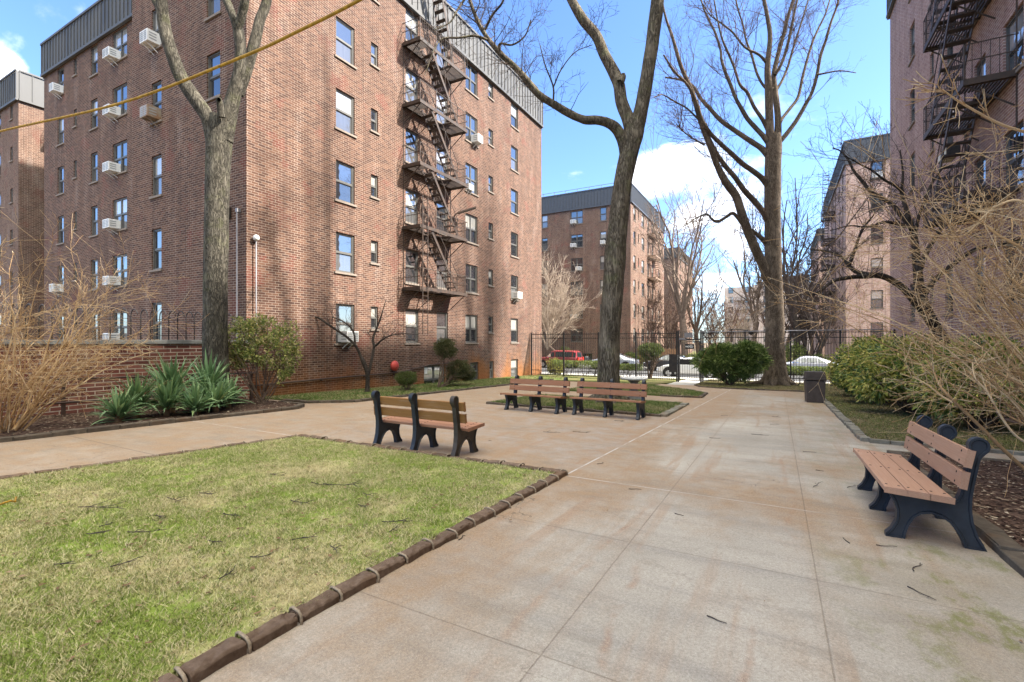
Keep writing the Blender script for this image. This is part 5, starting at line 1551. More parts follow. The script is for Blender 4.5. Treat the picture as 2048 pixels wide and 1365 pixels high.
# ---- right straight tree with many ascending limbs
T = Tubes(); C = Tubes(); D = 25.4
rough_tube(T, trace([(1551, 785, 31.7), (1551, 770, 25.5), (1551, 745, 21.1), (1550, 700, 18.0), (1549, 620, 16.7), (1547, 560, 15.8), (1546, 500, 15.4), (1545, 440, 15.0), (1545, 380, 15.0), (1546, 330, 15.0), (1547, 295, 15.0), (1547, 270, 13.2)], D, D), 22, 6, 0.06)
limbs = [
    ([(1541, 300, 8.6), (1539, 240, 7.7), (1537, 180, 7.3), (1535, 140, 5.9), (1537, 110, 4.8), (1540, 70, 4.4), (1533, 25, 3.7), (1525, -20, 3.3), (1515, -120, 2.2), (1505, -220, 1.1)], 0, -.6),
    ([(1554, 300, 7.7), (1556, 240, 5.9), (1551, 190, 5.5), (1548, 150, 4.4), (1556, 110, 4.1), (1567, 70, 3.7), (1577, 30, 3.3), (1592, -20, 3.0), (1610, -120, 1.9), (1625, -220, 1.1)], 0, .5),
    ([(1540, 570, 10.3), (1530, 540, 9.5), (1513, 503, 9.0), (1496, 463, 8.6), (1483, 426, 8.2), (1472, 393, 7.7), (1452, 365, 7.3), (1436, 335, 5.9), (1424, 303, 5.5), (1408, 262, 5.2), (1396, 225, 4.8), (1383, 181, 4.4), (1362, 133, 3.7), (1345, 75, 3.0), (1331, 34, 2.2), (1318, -30, 1.5), (1305, -100, 0.7)], 0, -2.0),
    ([(1540, 445, 8.6), (1526, 424, 5.9), (1508, 402, 5.5), (1489, 382, 5.2), (1470, 355, 4.8), (1450, 332, 4.4), (1432, 305, 4.1), (1413, 268, 3.7), (1400, 245, 3.3)], 0, -1.2),
    ([(1540, 375, 7.7), (1524, 357, 5.5), (1505, 342, 5.2), (1485, 328, 4.8), (1460, 305, 4.4), (1437, 284, 4.1), (1420, 266, 3.7), (1404, 240, 3.3), (1393, 205, 3.0), (1375, 170, 2.6), (1350, 145, 2.2), (1327, 110, 1.5)], 0, -2.2),
    ([(1540, 315, 7.7), (1524, 298, 5.5), (1503, 284, 5.2), (1485, 272, 4.8), (1460, 255, 4.4), (1440, 240, 4.1), (1420, 218, 3.7), (1402, 198, 3.3), (1385, 172, 2.6), (1360, 160, 1.9), (1330, 155, 1.5)], 0, .9),
    ([(1540, 290, 5.9), (1526, 272, 4.8), (1510, 255, 4.4), (1495, 238, 4.1), (1482, 216, 3.7), (1472, 198, 3.3), (1462, 172, 3.3), (1451, 146, 3.0), (1443, 120, 2.6), (1441, 100, 2.2), (1430, 65, 2.2), (1420, 45, 1.9), (1405, 10, 1.5), (1392, -50, 1.1)], 0, .8),
    ([(1538, 262, 5.2), (1524, 238, 3.7), (1508, 214, 3.3), (1495, 186, 3.0), (1480, 170, 2.6), (1470, 140, 2.2), (1458, 110, 2.2), (1445, 80, 1.9), (1435, 40, 1.5), (1428, 0, 1.3), (1415, -60, 0.7)], 0, -.9),
    ([(1552, 290, 5.9), (1563, 280, 4.8), (1578, 262, 4.4), (1595, 238, 4.1), (1612, 208, 3.7), (1624, 185, 3.3), (1634, 150, 3.1), (1641, 112, 3.0), (1652, 80, 2.6), (1662, 45, 2.2), (1676, 5, 1.9), (1690, -60, 1.1)], 0, -.8),
    ([(1555, 255, 4.4), (1564, 238, 3.3), (1578, 220, 3.0), (1596, 195, 2.8), (1604, 160, 2.6), (1612, 128, 2.4), (1625, 85, 2.2), (1638, 55, 1.9), (1652, 25, 1.6), (1668, -30, 1.1)], 0, 1.0),
    ([(1546, 180, 4.4), (1530, 175, 2.6), (1515, 150, 2.4), (1503, 110, 2.2), (1492, 80, 1.9), (1486, 50, 1.6), (1475, 15, 1.5), (1465, -40, 0.9)], 0, .5),
    ([(1537, 130, 3.7), (1518, 110, 2.4), (1490, 95, 2.1), (1465, 65, 1.8), (1440, 45, 1.5), (1420, 30, 1.1), (1400, 0, 0.7)], -.2, -.9),
    ([(1550, 150, 3.7), (1562, 130, 3.0), (1574, 95, 2.8), (1582, 60, 2.6), (1590, 20, 2.2), (1605, -40, 1.5)], 0, -.6),
    ([(1553, 180, 3.0), (1565, 160, 2.5), (1577, 130, 2.2), (1590, 85, 1.9), (1606, 35, 1.6), (1622, -20, 1.2)], .2, .9),
    ([(1532, 485, 5.2), (1515, 470, 3.7), (1503, 460, 3.0)], 0, -.3),
    ([(1494, 460, 4.4), (1484, 448, 3.7), (1473, 433, 3.4), (1464, 427, 3.4), (1450, 436, 3.0), (1434, 444, 2.8), (1423, 438, 2.2), (1414, 429, 1.8), (1395, 435, 1.2), (1365, 455, 0.6)], -.3, -1.2),
    ([(1414, 250, 2.2), (1398, 240, 1.9), (1375, 218, 1.7), (1352, 205, 1.5), (1325, 190, 1.1), (1308, 195, 0.7)], -.9, -1.6),
    ([(1409, 290, 2.2), (1390, 280, 1.6), (1370, 266, 1.3), (1352, 248, 0.9)], -.6, -.9),
]
for rows, da, db in limbs:
    a = rough_tube(T, trace(rows, D + da, D + db), 10, 5, 0.05)
    twigs_on(C, a, 20, 1.9, 0.017, 2, 0.3, (25, 60), 0.35, kids=(2, 5), wig=0.13)
    twigs_on(C, a, 8, 1.2, 0.011, 1, 0.2, (40, 85), 0.2, kids=(2, 4), wig=0.18)
tw = rough_tube(T, trace([(1634, 150, 2), (1650, 147, 1.6), (1680, 142, 1.3), (1712, 146, .8)], D - .5, D - .7), 6, 4, 0.02); twigs_on(C, tw, 8, 0.7, 0.008, 1, 0.2)
bp = T.v[0][:22].mean(axis=0); base = (bp[0], bp[1], gz(bp[1]))
roots(T, (bp[0], bp[1], gz(bp[1]) + 0.04), 0.62, 7, 2.1, 0.5)
tree_obj('tall straight tree with fanned ascending bare limbs, just right of the yew', base, T, C, M['bark_right'], M['twig_red'])

# ---- small crooked tree by the brick wall
T = Tubes(); C = Tubes(); D = 17.9
t0 = rough_tube(T, trace([(734, 792, 6.0), (735, 770, 4.5), (735, 750, 4.2), (729, 728, 4.2), (724, 715, 3.0)], D, D), 12, 5, 0.06)
tr = [([(730, 735, 3.6), (722, 715, 3.0), (716, 700, 2.7), (708, 688, 2.5), (693, 674, 2.4), (678, 664, 2.3), (656, 649, 2.1), (634, 635, 1.8), (612, 633, 1.4), (590, 640, 1.0)], 0, -.6),
      ([(710, 692, 2.4), (708, 668, 1.9), (698, 652, 1.7), (680, 640, 1.4), (660, 632, 1.1), (640, 618, 0.7)], -.2, .3),
      ([(735, 755, 3.6), (740, 735, 3.0), (745, 711, 2.7), (748, 693, 2.5), (746, 678, 2.4), (752, 660, 2.0), (760, 640, 1.6), (766, 620, 1.1), (772, 600, 0.6)], 0, .4),
      ([(747, 695, 2.4), (756, 688, 2.3), (762, 682, 1.8), (780, 672, 1.2), (805, 668, 0.8), (838, 670, 0.6)], .1, -.5)]
for rows, da, db in tr:
    a = rough_tube(T, trace(rows, D + da, D + db), 9, 5, 0.06)
    twigs_on(C, a, 16, 0.75, 0.010, 2, 0.35, (25, 70), 0.35, kids=(2, 4), wig=0.2, rmin=0.003)
bp = t0[0, :3]; tree_obj('little crooked bare tree in the grass strip left of the red gong', (bp[0], bp[1], gz(bp[1])), T, C, M['bark_dark'], M['twig_dark'])

# ---- dark spreading tree at right behind the tan shrub
T = Tubes(); C = Tubes(); D = 11.2
t0 = rough_tube(T, trace([(1984, 868, 17), (1976, 835, 13), (1966, 800, 12.5), (1948, 765, 12), (1925, 728, 11), (1895, 690, 10.5), (1868, 650, 10), (1846, 605, 9), (1836, 560, 8.5)], D, D + .6), 14, 5, 0.08)
tr = [([(1838, 570, 8), (1833, 520, 7), (1829, 480, 6), (1821, 452, 5), (1811, 415, 4), (1803, 385, 3), (1806, 350, 2), (1800, 300, 1)], .6, 1.0),
      ([(1832, 515, 5), (1827, 462, 4.5), (1808, 452, 4), (1785, 446, 3.5), (1762, 446, 2.6), (1735, 455, 2), (1700, 452, 1.3), (1660, 462, .8)], .6, -.4),
      ([(1824, 460, 5), (1803, 432, 4.5), (1785, 410, 4), (1762, 396, 3.6), (1742, 384, 3.2), (1722, 360, 3), (1708, 343, 2.4), (1695, 318, 2), (1680, 302, 1.5), (1665, 297, 1)], .6, 1.4),
      ([(1806, 384, 3), (1790, 372, 2.6), (1768, 360, 2.2), (1745, 342, 1.8), (1722, 330, 1.4), (1690, 312, 1)], .8, .1),
      ([(1866, 648, 8), (1838, 615, 7), (1810, 580, 6.5), (1785, 562, 6), (1768, 554, 6), (1750, 551, 5.5), (1732, 553, 5), (1712, 554, 4.4), (1690, 557, 4), (1668, 562, 3.4), (1648, 576, 2.6), (1630, 588, 1.8), (1600, 590, 1)], .4, -1.4),
      ([(1752, 551, 5), (1730, 548, 4.5), (1710, 543, 4), (1697, 530, 3.6), (1686, 516, 3), (1668, 507, 2.5), (1648, 502, 2), (1620, 500, 1.2)], 0, 1.2),
      ([(1697, 532, 3.5), (1708, 505, 3), (1720, 470, 2.4), (1732, 450, 1.8), (1748, 430, 1.2)], 0, -.5),
      ([(1834, 555, 6), (1846, 520, 5), (1862, 490, 4), (1885, 455, 3.4), (1915, 420, 2.6), (1945, 390, 2), (1980, 370, 1.2)], .6, 0),
      ([(1840, 600, 6), (1870, 560, 5), (1905, 530, 4.5), (1950, 500, 4), (2000, 490, 3), (2060, 470, 2)], .6, .2),
      ([(1829, 480, 4), (1836, 440, 3), (1850, 400, 2.4), (1862, 370, 2), (1890, 330, 1.4)], .7, .9)]
for rows, da, db in tr:
    a = rough_tube(T, trace(rows, D + da, D + db), 9, 5, 0.06)
    twigs_on(C, a, 14, 1.0, 0.009, 2, 0.25, (25, 65), 0.25, kids=(2, 5), wig=0.18, rmin=0.003)
bp = t0[0, :3]; tree_obj('dark crooked wide-limbed bare tree behind the tan shrub at right', (bp[0], bp[1], gz(bp[1])), T, C, M['bark_dark'], M['twig_dark'])


# ---- street trees beyond the fence
def street_tree(px, Y, H, r, seed, label, spread=0.5, twig='bark_far', nl=7, lev=3, fork=0.3, bark='bark_far', kids=(3, 5)):
    global rng
    keep = rng; rng = np.random.default_rng(seed)
    u = (px - 1024) / 960.0
    x = Y * (u * CS - SN) / (CS + u * SN)
    z = gz(Y); T = Tubes(); C = Tubes()
    top = H * fork
    rows = [(x, Y, z - 0.1, r * 1.5), (x, Y, z + 0.5, r * 1.05), (x + rng.normal(0, .15), Y, z + top * 0.6, r * 0.95), (x + rng.normal(0, .25), Y, z + top, r * 0.9)]
    a = rough_tube(T, rows, 10, 4, 0.08)
    p = np.array(rows[-1][:3])
    for k in range(nl):
        az = 2 * math.pi * k / nl + rng.uniform(-.4, .4); tl = rng.uniform(0.15, 1.0) * spread
        d = np.array([math.cos(az) * tl, math.sin(az) * tl, 1.0])
        q = p - np.array([0, 0, rng.uniform(0, 0.25) * top])
        grow(T if False else C, q, d, (H - top) * rng.uniform(0.6, 1.0), r * rng.uniform(0.35, 0.6), lev, 0.25, 0.10, kids, (20, 48), (0.3, 0.6), rmin=0.006 + Y * 0.00012, seg=0.8, first=0.15)
    base = (x, Y, z); rng = keep
    return tree_obj(label, base, T, C, M[bark], M[twig], 'bare trees beyond the fence')


street_tree(1106, 47.8, 10.5, 0.17, 3, 'pale finely twigged tree before the block across the street, left of the leaning trunk', 0.8, 'twig_pale', 16, 3, 0.2, kids=(5, 7))
street_tree(1370, 50.5, 18, 0.34, 5, 'tallest bare street tree, in front of the distant narrow block', 0.5, nl=8)
street_tree(1398, 62, 14, 0.25, 8, 'second bare tree right of the tallest street tree, before the distant block', 0.6)
street_tree(1455, 76, 9, 0.2, 9, 'small reddish bare tree before the pale apartment house', 0.7, 'twig_red')
street_tree(1508, 58, 15.5, 0.28, 12, 'bare tree just left of the tall straight trunk, against the pale house', 0.55, nl=6)
street_tree(1592, 49, 18, 0.26, 14, 'slim upright bare tree just right of the tall straight trunk', 0.38, 'twig_dark', 7, bark='bark_dark')
street_tree(1606, 58, 13, 0.22, 17, 'second slim bare tree right of the tall straight trunk, nearer the corner block', 0.5, 'twig_dark', bark='bark_dark')
street_tree(1640, 48.6, 9, 0.2, 19, 'short bare tree in front of the corner block', 0.8, 'twig_dark', bark='bark_dark')
street_tree(1300, 49.0, 7, 0.14, 21, 'short bare tree in front of the sunlit side of the street block', 0.7, 'twig_red')
street_tree(1430, 105, 9, 0.2, 23, 'far small bare tree at the end of the walk, left of its middle', 0.7, 'twig_red')
street_tree(1480, 112, 8, 0.2, 25, 'far small bare tree at the end of the walk, right of its middle', 0.7, 'twig_red')
street_tree(1562, 84, 12, 0.2, 27, 'far bare tree in the gap right of the tall straight trunk', 0.55, 'twig_dark')


street_tree(1345, 54, 5.5, 0.1, 41, 'low twiggy tree left of the gate line, before the distant narrow block', 0.9, 'twig_red', 9, 3, 0.15)
street_tree(1415, 57, 5.0, 0.1, 43, 'low twiggy tree seen over the gate', 0.9, 'twig_red', 9, 3, 0.15)
street_tree(1470, 54, 5.5, 0.1, 45, 'low twiggy tree seen over the round yew', 0.9, 'twig_pale', 9, 3, 0.15)
street_tree(1615, 50, 6.0, 0.12, 47, 'low twiggy tree behind the white saloon', 0.9, 'twig_dark', 9, 3, 0.15)

street_tree(1338, 82, 12, 0.18, 51, 'bare tree beside the sunlit end of the distant narrow block', 0.6, 'twig_red')
street_tree(1420, 88, 11, 0.18, 53, 'bare tree standing before the left part of the pale house', 0.6, 'twig_red')
street_tree(1492, 92, 10, 0.18, 55, 'bare tree standing before the middle of the pale house', 0.65, 'twig_pale')
street_tree(1535, 96, 12, 0.2, 57, 'far bare tree half behind the tall straight trunk', 0.55, 'twig_red')
street_tree(1578, 66, 13, 0.2, 59, 'bare tree farther back in the gap right of the tall straight trunk', 0.55, 'twig_red')
street_tree(1625, 70, 12, 0.2, 61, 'bare tree beside the hanging fire escapes of the corner block', 0.6, 'twig_dark')

# ------------------------------------------------------------------ shrubs
def blob_pts(n, c, rad, thin=0.5, sc=1.6, seed=0, shell=0.55):
    out = []
    c = np.array(c); rad = np.array(rad); k = 0
    while len(out) < n and k < n * 12:
        k += 1
        d = nrm(rng.normal(0, 1, 3)); q = d * (shell + (1 - shell) * rng.random()) if rng.random() < 0.75 else d * rng.random() ** 0.5
        e = mnoise.noise(Vector(tuple(d * 2.1 + seed))) * 0.28
        p = c + q * rad * (1 + e)
        if mnoise.noise(Vector(tuple(p * sc + seed * 3.1))) < -thin + 0.25: continue
        out.append((p, d))
    return np.array([o[0] for o in out]), np.array([o[1] for o in out])


def leaf_obj(name, p, d, size, aspect, mat, parent, base, droop=0.3, jitter=0.7, fold=0.25):
    n = len(p)
    L = rng.uniform(size[0], size[1], n)[:, None]
    ax = d + rng.normal(0, jitter, (n, 3)); ax[:, 2] -= droop; ax /= np.linalg.norm(ax, axis=1, keepdims=True)
    rv = rng.normal(0, 1, (n, 3)); rv[:, 2] += 0.8
    sd = np.cross(ax, rv); sd /= (np.linalg.norm(sd, axis=1, keepdims=True) + 1e-9)
    nn = np.cross(sd, ax)
    W = L * aspect
    v = np.empty((n, 6, 3))
    q = p - np.array(base)
    v[:, 0] = q; v[:, 1] = q + ax * L * 0.35 - sd * W * 0.5 + nn * W * fold; v[:, 2] = q + ax * L * 0.72 - sd * W * 0.42 + nn * W * fold
    v[:, 3] = q + ax * L - nn * L * 0.08; v[:, 4] = q + ax * L * 0.72 + sd * W * 0.42 + nn * W * fold; v[:, 5] = q + ax * L * 0.35 + sd * W * 0.5 + nn * W * fold
    b = np.arange(n)[:, None] * 6
    f = np.concatenate([b + np.array([[0, 1, 2, 3]]), b + np.array([[0, 3, 4, 5]])], 0)
    return np_obj(name, v.reshape(-1, 3), f, mat, parent, smooth=False)


def shrub(name, base, label, blobs, nleaf, size, aspect, leafm, stems=8, group=None, cat='shrub', droop=0.3, sc=1.6, thin=0.5, stem_r=0.02, shell=0.55, jitter=0.7, stemm='stem'):
    t = thing(name, base, label, cat, group)
    tot = sum(b[3] for b in blobs); P_ = []; D_ = []
    S = Tubes()
    for k, (c, rad, sd, w) in enumerate(blobs):
        p, d = blob_pts(int(nleaf * w / tot), c, rad, thin, sc, sd, shell)
        P_.append(p); D_.append(d)
        for j in range(max(1, round(stems * w / tot))):
            q = p[rng.integers(len(p))]; b0 = np.array(base) + np.array([rng.normal(0, .06), rng.normal(0, .06), -0.03])
            m = b0 + (q - b0) * 0.45 + np.array([rng.normal(0, .08), rng.normal(0, .08), -0.05])
            a = catmull([(*b0, stem_r), (*m, stem_r * 0.75), (*q, stem_r * 0.35)], 4); S.add(a[:, :3], a[:, 3], 6)
            for _ in range(3):
                i = rng.integers(3, len(a) - 1); grow(S, a[i, :3], turn(nrm(a[i, :3] - a[i - 1, :3]), R(rng.uniform(20, 50))), 0.5 * np.linalg.norm(q - b0), a[i, 3] * 0.6, 1, seg=0.15, kids=(2, 3))
    leaf_obj('foliage', np.concatenate(P_), np.concatenate(D_), size, aspect, M[leafm], t, base, droop, jitter)
    if S.v: S.obj('stem', M[stemm], t, base)
    return t


# andromeda by the brick corner
B = (-12.72, 8.4, gz(8.55) + 0.05); up = lambda x, y, z: (B[0] + x, B[1] + y, B[2] + z)
shrub('evergreen_shrub', B, 'speckled broad-leaved evergreen shrub with bare lower stems at the brick corner',
      [(up(-0.55, -.2, 1.85), (0.55, 0.5, 0.6), 1, 5), (up(0.65, .3, 1.65), (0.42, 0.45, 0.75), 2, 5), (up(-0.05, 0, 2.1), (0.55, 0.5, 0.45), 3, 4), (up(-1.0, -.45, 1.55), (0.4, 0.4, 0.4), 4, 2.4), (up(0.62, .2, 0.95), (0.28, 0.3, 0.35), 5, 1.5), (up(0.05, 0, 1.45), (0.5, 0.45, 0.4), 6, 3), (up(-.65, -.3, 1.25), (.35, .3, .3), 7, 1.2)],
      6200, (0.055, 0.105), 0.42, 'leaf_pieris', 18, droop=0.1, sc=3.2, thin=0.22, stem_r=0.019, shell=0.4)
# yew in front of the fence
B = (-2.15, 27.0, gz(27.0) + 0.03); up = lambda x, y, z: (B[0] + x, B[1] + y, B[2] + z)
shrub('yew_shrub', B, 'big dark green spreading yew just right of the gate',
      [(up(0, 0, 1.35), (1.45, 1.0, 0.6), 1, 6), (up(-1.0, 0, 1.15), (0.75, 0.7, 0.5), 2, 3), (up(1.05, 0, 1.3), (0.75, 0.7, 0.55), 3, 3), (up(0.1, 0, 0.75), (1.0, 0.7, 0.45), 4, 3), (up(-.3, -.2, 1.75), (.7, .6, .35), 5, 2), (up(.75, -.2, 1.85), (.5, .5, .35), 6, 1.6), (up(1.3, 0, 1.75), (.35, .4, .35), 8, 1)],
      15000, (0.12, 0.30), 0.15, 'leaf_yew', 18, droop=-0.15, sc=2.6, thin=0.35, stem_r=0.04, jitter=0.6, shell=0.5)
# clipped juniper: ball on a stem and low cloud
B = (-12.75, 16.5, gz(16.5) + 0.03); up = lambda x, y, z: (B[0] + x, B[1] + y, B[2] + z)
shrub('clipped_juniper', B, 'cloud-pruned juniper, one ball and one low tuft, by the basement window',
      [(up(0.15, .35, 1.68), (0.5, 0.52, 0.42), 1, 4), (up(0.15, 1.35, 0.72), (0.45, 0.75, 0.42), 2, 4), (up(0.2, 1.9, 0.5), (0.35, 0.5, 0.32), 3, 2), (up(.2, .8, .35), (.3, .4, .15), 4, .6)],
      9500, (0.06, 0.12), 0.2, 'leaf_juniper', 9, droop=-0.1, sc=2.6, thin=0.5, stem_r=0.035, jitter=0.55)
# small box bush
B = (-12.75, 14.5, gz(14.5) + 0.03); up = lambda x, y, z: (B[0] + x, B[1] + y, B[2] + z)
shrub('box_bush', B, 'small clipped box bush on bare legs below the red gong', [(up(0, 0, 0.5), (0.42, 0.5, 0.26), 1, 1)], 4200, (0.03, 0.055), 0.5, 'leaf_box', 16, droop=-0.1, sc=2.5, thin=0.7, stem_r=0.012)
# topiary by the gate
B = (-7.0, 30.6, gz(30.6)); up = lambda x, y, z: (B[0] + x, B[1] + y, B[2] + z)
shrub('topiary_tree', B, 'round clipped evergreen ball on a trunk beyond the fence left of the gate', [(up(0, 0, 1.78), (0.78, 0.7, 0.5), 1, 1)], 6500, (0.05, 0.1), 0.4, 'leaf_box', 6, cat='tree', droop=-0.1, sc=2.0, thin=0.7, stem_r=0.06)


def hedge(x0, x1, y, w, h, label):
    t = thing('clipped_hedge', ((x0 + x1) / 2, y, gz(y)), label, 'hedge'); base = ((x0 + x1) / 2, y, gz(y))
    n = int((x1 - x0) * 1100)
    p = np.stack([rng.uniform(x0, x1, n), y + rng.uniform(-w / 2, w / 2, n), gz(y) + h * (0.48 + 0.52 * np.sqrt(rng.random(n)))], 1)
    d = rng.normal(0, .5, (n, 3)); d[:, 2] += 0.6; d /= np.linalg.norm(d, axis=1, keepdims=True)
    leaf_obj('foliage', p, d, (0.05, 0.09), 0.5, M['leaf_hedge'], t, base, 0, 0.5)
    S = Tubes()
    for _ in range(int((x1 - x0) * 9)):
        q = np.array([rng.uniform(x0, x1), y + rng.uniform(-.15, .15), gz(y) - 0.02])
        grow(S, q, (rng.normal(0, .3), rng.normal(0, .2), 1), h * 0.75, 0.016, 1, 0.2, 0.15, (3, 5), (20, 50), seg=0.12)
    S.obj('stem', M['twig_dark'], t, base)['kind'] = 'stuff'


hedge(-13.9, -9.6, 31.2, 0.9, 1.05, 'low clipped hedge beyond the fence, left of the leaning trunk')
hedge(-9.3, -7.6, 30.9, 0.9, 0.9, 'short clipped hedge beyond the fence, between the leaning trunk and the round topiary')
hedge(-2.9, 8.5, 30.7, 0.9, 1.0, 'long clipped hedge beyond the fence, behind the yew and the litter bin')

# laurel mass along the right wall
for (bx, by, h, w, l, sd, lab) in ((2.95, 22.8, 2.15, 1.0, 1.3, 1, 'glossy green laurel, farthest and darkest of the right-hand shrubs, beside the litter bin'),
                                  (3.1, 20.0, 2.0, 1.15, 1.5, 2, 'yellow-green laurel spilling over the mossy lawn, in the middle of the right-hand shrubs'),
                                  (3.3, 16.9, 2.0, 1.25, 1.5, 3, 'large-leaved laurel behind the dark spreading tree'),
                                  (3.9, 14.2, 1.9, 1.0, 1.3, 4, 'shaded laurel nearest the tan bench, under the bare twigs')):
    B = (bx, by, gz(by) + 0.04); up = lambda x, y, z: (B[0] + x, B[1] + y, B[2] + z)
    shrub('laurel_shrub', B, lab, [(up(0, 0, h * 0.62), (w, l, h * 0.42), sd, 5), (up(-w * 0.6, -0.2, h * 0.45), (w * 0.6, l * 0.6, h * 0.3), sd + 5, 3), (up(0.2, 0.3, h * 0.8), (w * 0.6, l * 0.6, h * 0.3), sd + 9, 2)],
          5200, (0.11, 0.19), 0.36, 'leaf_rhodo', 14, droop=0.35, sc=1.8, thin=0.5, stem_r=0.03, jitter=0.6)
# greenery beyond the fence
for px, Y, z, r, m, lab in ((1110, 33.0, 0.95, 0.7, 'leaf_yellow', 'golden-leaved bush at the brick block corner beyond the fence'),
                            (1130, 47.9, 1.7, 0.8, 'leaf_box', 'dark bush at the foot of the block across the street, behind the red car'),
                            (1262, 47.9, 1.2, 0.9, 'leaf_hedge', 'round bush at the street block corner, left of the black car'),
                            (1300, 48.6, 1.1, 1.0, 'leaf_hedge', 'low bush behind the black car'),
                            (1372, 49, 1.0, 1.2, 'leaf_yellow', 'golden bush across the street seen through the gate'),
                            (1588, 48.5, 2.1, 1.0, 'leaf_hedge', 'tall green bush across the street behind the white saloon'),
                            (1640, 48.2, 1.2, 0.9, 'leaf_hedge', 'low green bush at the corner block behind the white saloon')):
    u = (px - 1024) / 960.0; x = Y * (u * CS - SN) / (CS + u * SN); B = (x, Y, gz(Y) + (0.08 if Y > 47 else 0))
    shrub('street_bush', B, lab, [((x, Y, gz(Y) + z * 0.6), (r, r * 0.8, z * 0.6), px % 7, 1)], 1500, (0.09, 0.16), 0.5, m, 6, sc=1.5, thin=0.55)
mb = MB()
for i in range(26): mb.box(i * 0.16, 0, 0, i * 0.16 + 0.15, 0.03, 1.75 + 0.03 * math.sin(i * 3.3))
mb.box(0, 0.031, 0.3, 4.16, 0.09, 0.4); mb.box(0, 0.031, 1.4, 4.16, 0.09, 1.5)
tag(mb.obj('board_fence', M['timber'], None, (-12.6, 48.4, gz(48) + 0.05)), 'brown board fence beside the sunlit corner of the block across the street', 'fence')


# bare tan shrubs
def bare_shrub(base, label, n, H, lean, spread, seed, r=0.012, lev=2, extra=()):
    global rng
    keep = rng; rng = np.random.default_rng(seed)
    t = thing('bare_shrub', base, label, 'shrub'); S = Tubes(); W = Tubes()
    for k in range(n):
        az = rng.uniform(0, 2 * math.pi); tl = rng.uniform(0.1, 1.0) ** 0.7 * spread
        d = np.array([math.cos(az) * tl + lean[0], math.sin(az) * tl + lean[1], 1.0])
        b0 = np.array(base) + np.array([math.cos(az) * rng.uniform(0, .3), math.sin(az) * rng.uniform(0, .3), -0.05])
        L = H * rng.uniform(0.55, 1.1); rr = r * rng.uniform(0.6, 1.3)
        m = 9; pts = [b0]; dd = nrm(d)
        bend = -0.01 - 0.06 * rng.random()
        for i in range(m):
            dd = nrm(dd + rng.normal(0, 0.11, 3) + np.array([0, 0, bend * (i / m) * 2.2]))
            pts.append(pts[-1] + dd * L / m)
        pts = np.array(pts); rad = rr * np.linspace(1.25, 0.22, m + 1) ** 1.0; S.add(pts, rad, 5)
        for _ in range(26):     # buds and spurs
            f = rng.uniform(0.15, 1.0) * (m - 0.01); i = int(f); q = pts[i] + (pts[i + 1] - pts[i]) * (f - i)
            e = turn(nrm(pts[i + 1] - pts[i]), R(rng.uniform(35, 80))) * rng.uniform(0.02, 0.07)
            W.add(np.array([q, q + e * .6, q + e]), [0.003, 0.0045, 0.002], 3)
        for _ in range(rng.integers(7, 12)):
            f = rng.uniform(0.2, 0.98); i = min(m - 1, int(f * m)); q = pts[i] + (pts[i + 1] - pts[i]) * (f * m - i)
            grow(W, q, turn(nrm(pts[i + 1] - pts[i]), R(rng.uniform(20, 65))), L * rng.uniform(0.12, 0.36), rad[i] * 0.55, lev - 1, -0.05, 0.13, (3, 7), (25, 65), (0.25, 0.6), rmin=0.0026, seg=0.16, first=0.1)
    for rows, d0, d1 in extra:
        a = catmull(trace(rows, d0, d1), 5); S.add(a[:, :3], a[:, 3], 7)
        twigs_on(W, a, 12, 0.4, 0.005, 1, 0.2, (25, 70), 0.1, seg=0.12, kids=(2, 4))
    S.obj('stem', M['twig_tan'], t, base); W.obj('twigs', M['twig_tan'], t, base)
    rng = keep
    return t


bare_shrub((-12.35, 3.15, gz(3.15) + 0.05), 'leafless tan shrub with fanning stems in the left mulch bed before the low wall', 50, 3.5, (0.05, 0.12), 0.68, 31, 0.013)
bare_shrub((-12.9, 1.6, gz(1.6) + 0.05), 'leafless tan shrub cut by the left edge of the view', 20, 3.5, (0.05, 0.1), 0.65, 33, 0.012)
bare_shrub((3.8, 8.7, gz(8.7) + 0.05), 'huge leafless tan shrub arching in from the right edge over the tan bench', 105, 4.5, (-0.13, 0.0), 0.78, 35, 0.011, extra=[
    ([(2075, 960, 4.3), (2048, 938, 3.7), (2000, 893, 3.4), (1955, 848, 3.1), (1905, 800, 2.8), (1880, 772, 2.2), (1868, 745, 1.7), (1852, 715, 1.2)], 5.4, 6.2),
    ([(2075, 900, 2.5), (2030, 870, 2.2), (2000, 830, 2.0), (1975, 785, 1.7), (1950, 755, 1.5), (1945, 725, 1.1)], 5.3, 5.6),
    ([(1906, 806, 2.2), (1880, 790, 1.7), (1855, 770, 1.4), (1830, 757, 1.0), (1800, 748, 0.6)], 6.0, 6.4),
    ([(2120, 285, 2.9), (2048, 264, 2.6), (2000, 248, 2.4), (1950, 222, 2.1), (1910, 198, 1.7), (1884, 179, 1.1)], 4.4, 4.2),
    ([(2140, 470, 3.1), (2048, 405, 2.6), (2000, 410, 2.4), (1970, 432, 2.0), (1930, 470, 1.5), (1890, 475, 1.0)], 4.6, 5.2),
    ([(2120, 560, 3.1), (2048, 500, 2.8), (1995, 470, 2.2), (1960, 440, 1.7), (1915, 405, 1.2)], 4.8, 5.2),
    ([(2130, 820, 2.5), (2040, 770, 2.2), (1970, 735, 1.9), (1900, 715, 1.4), (1830, 700, 0.9)], 5.4, 6.4)])

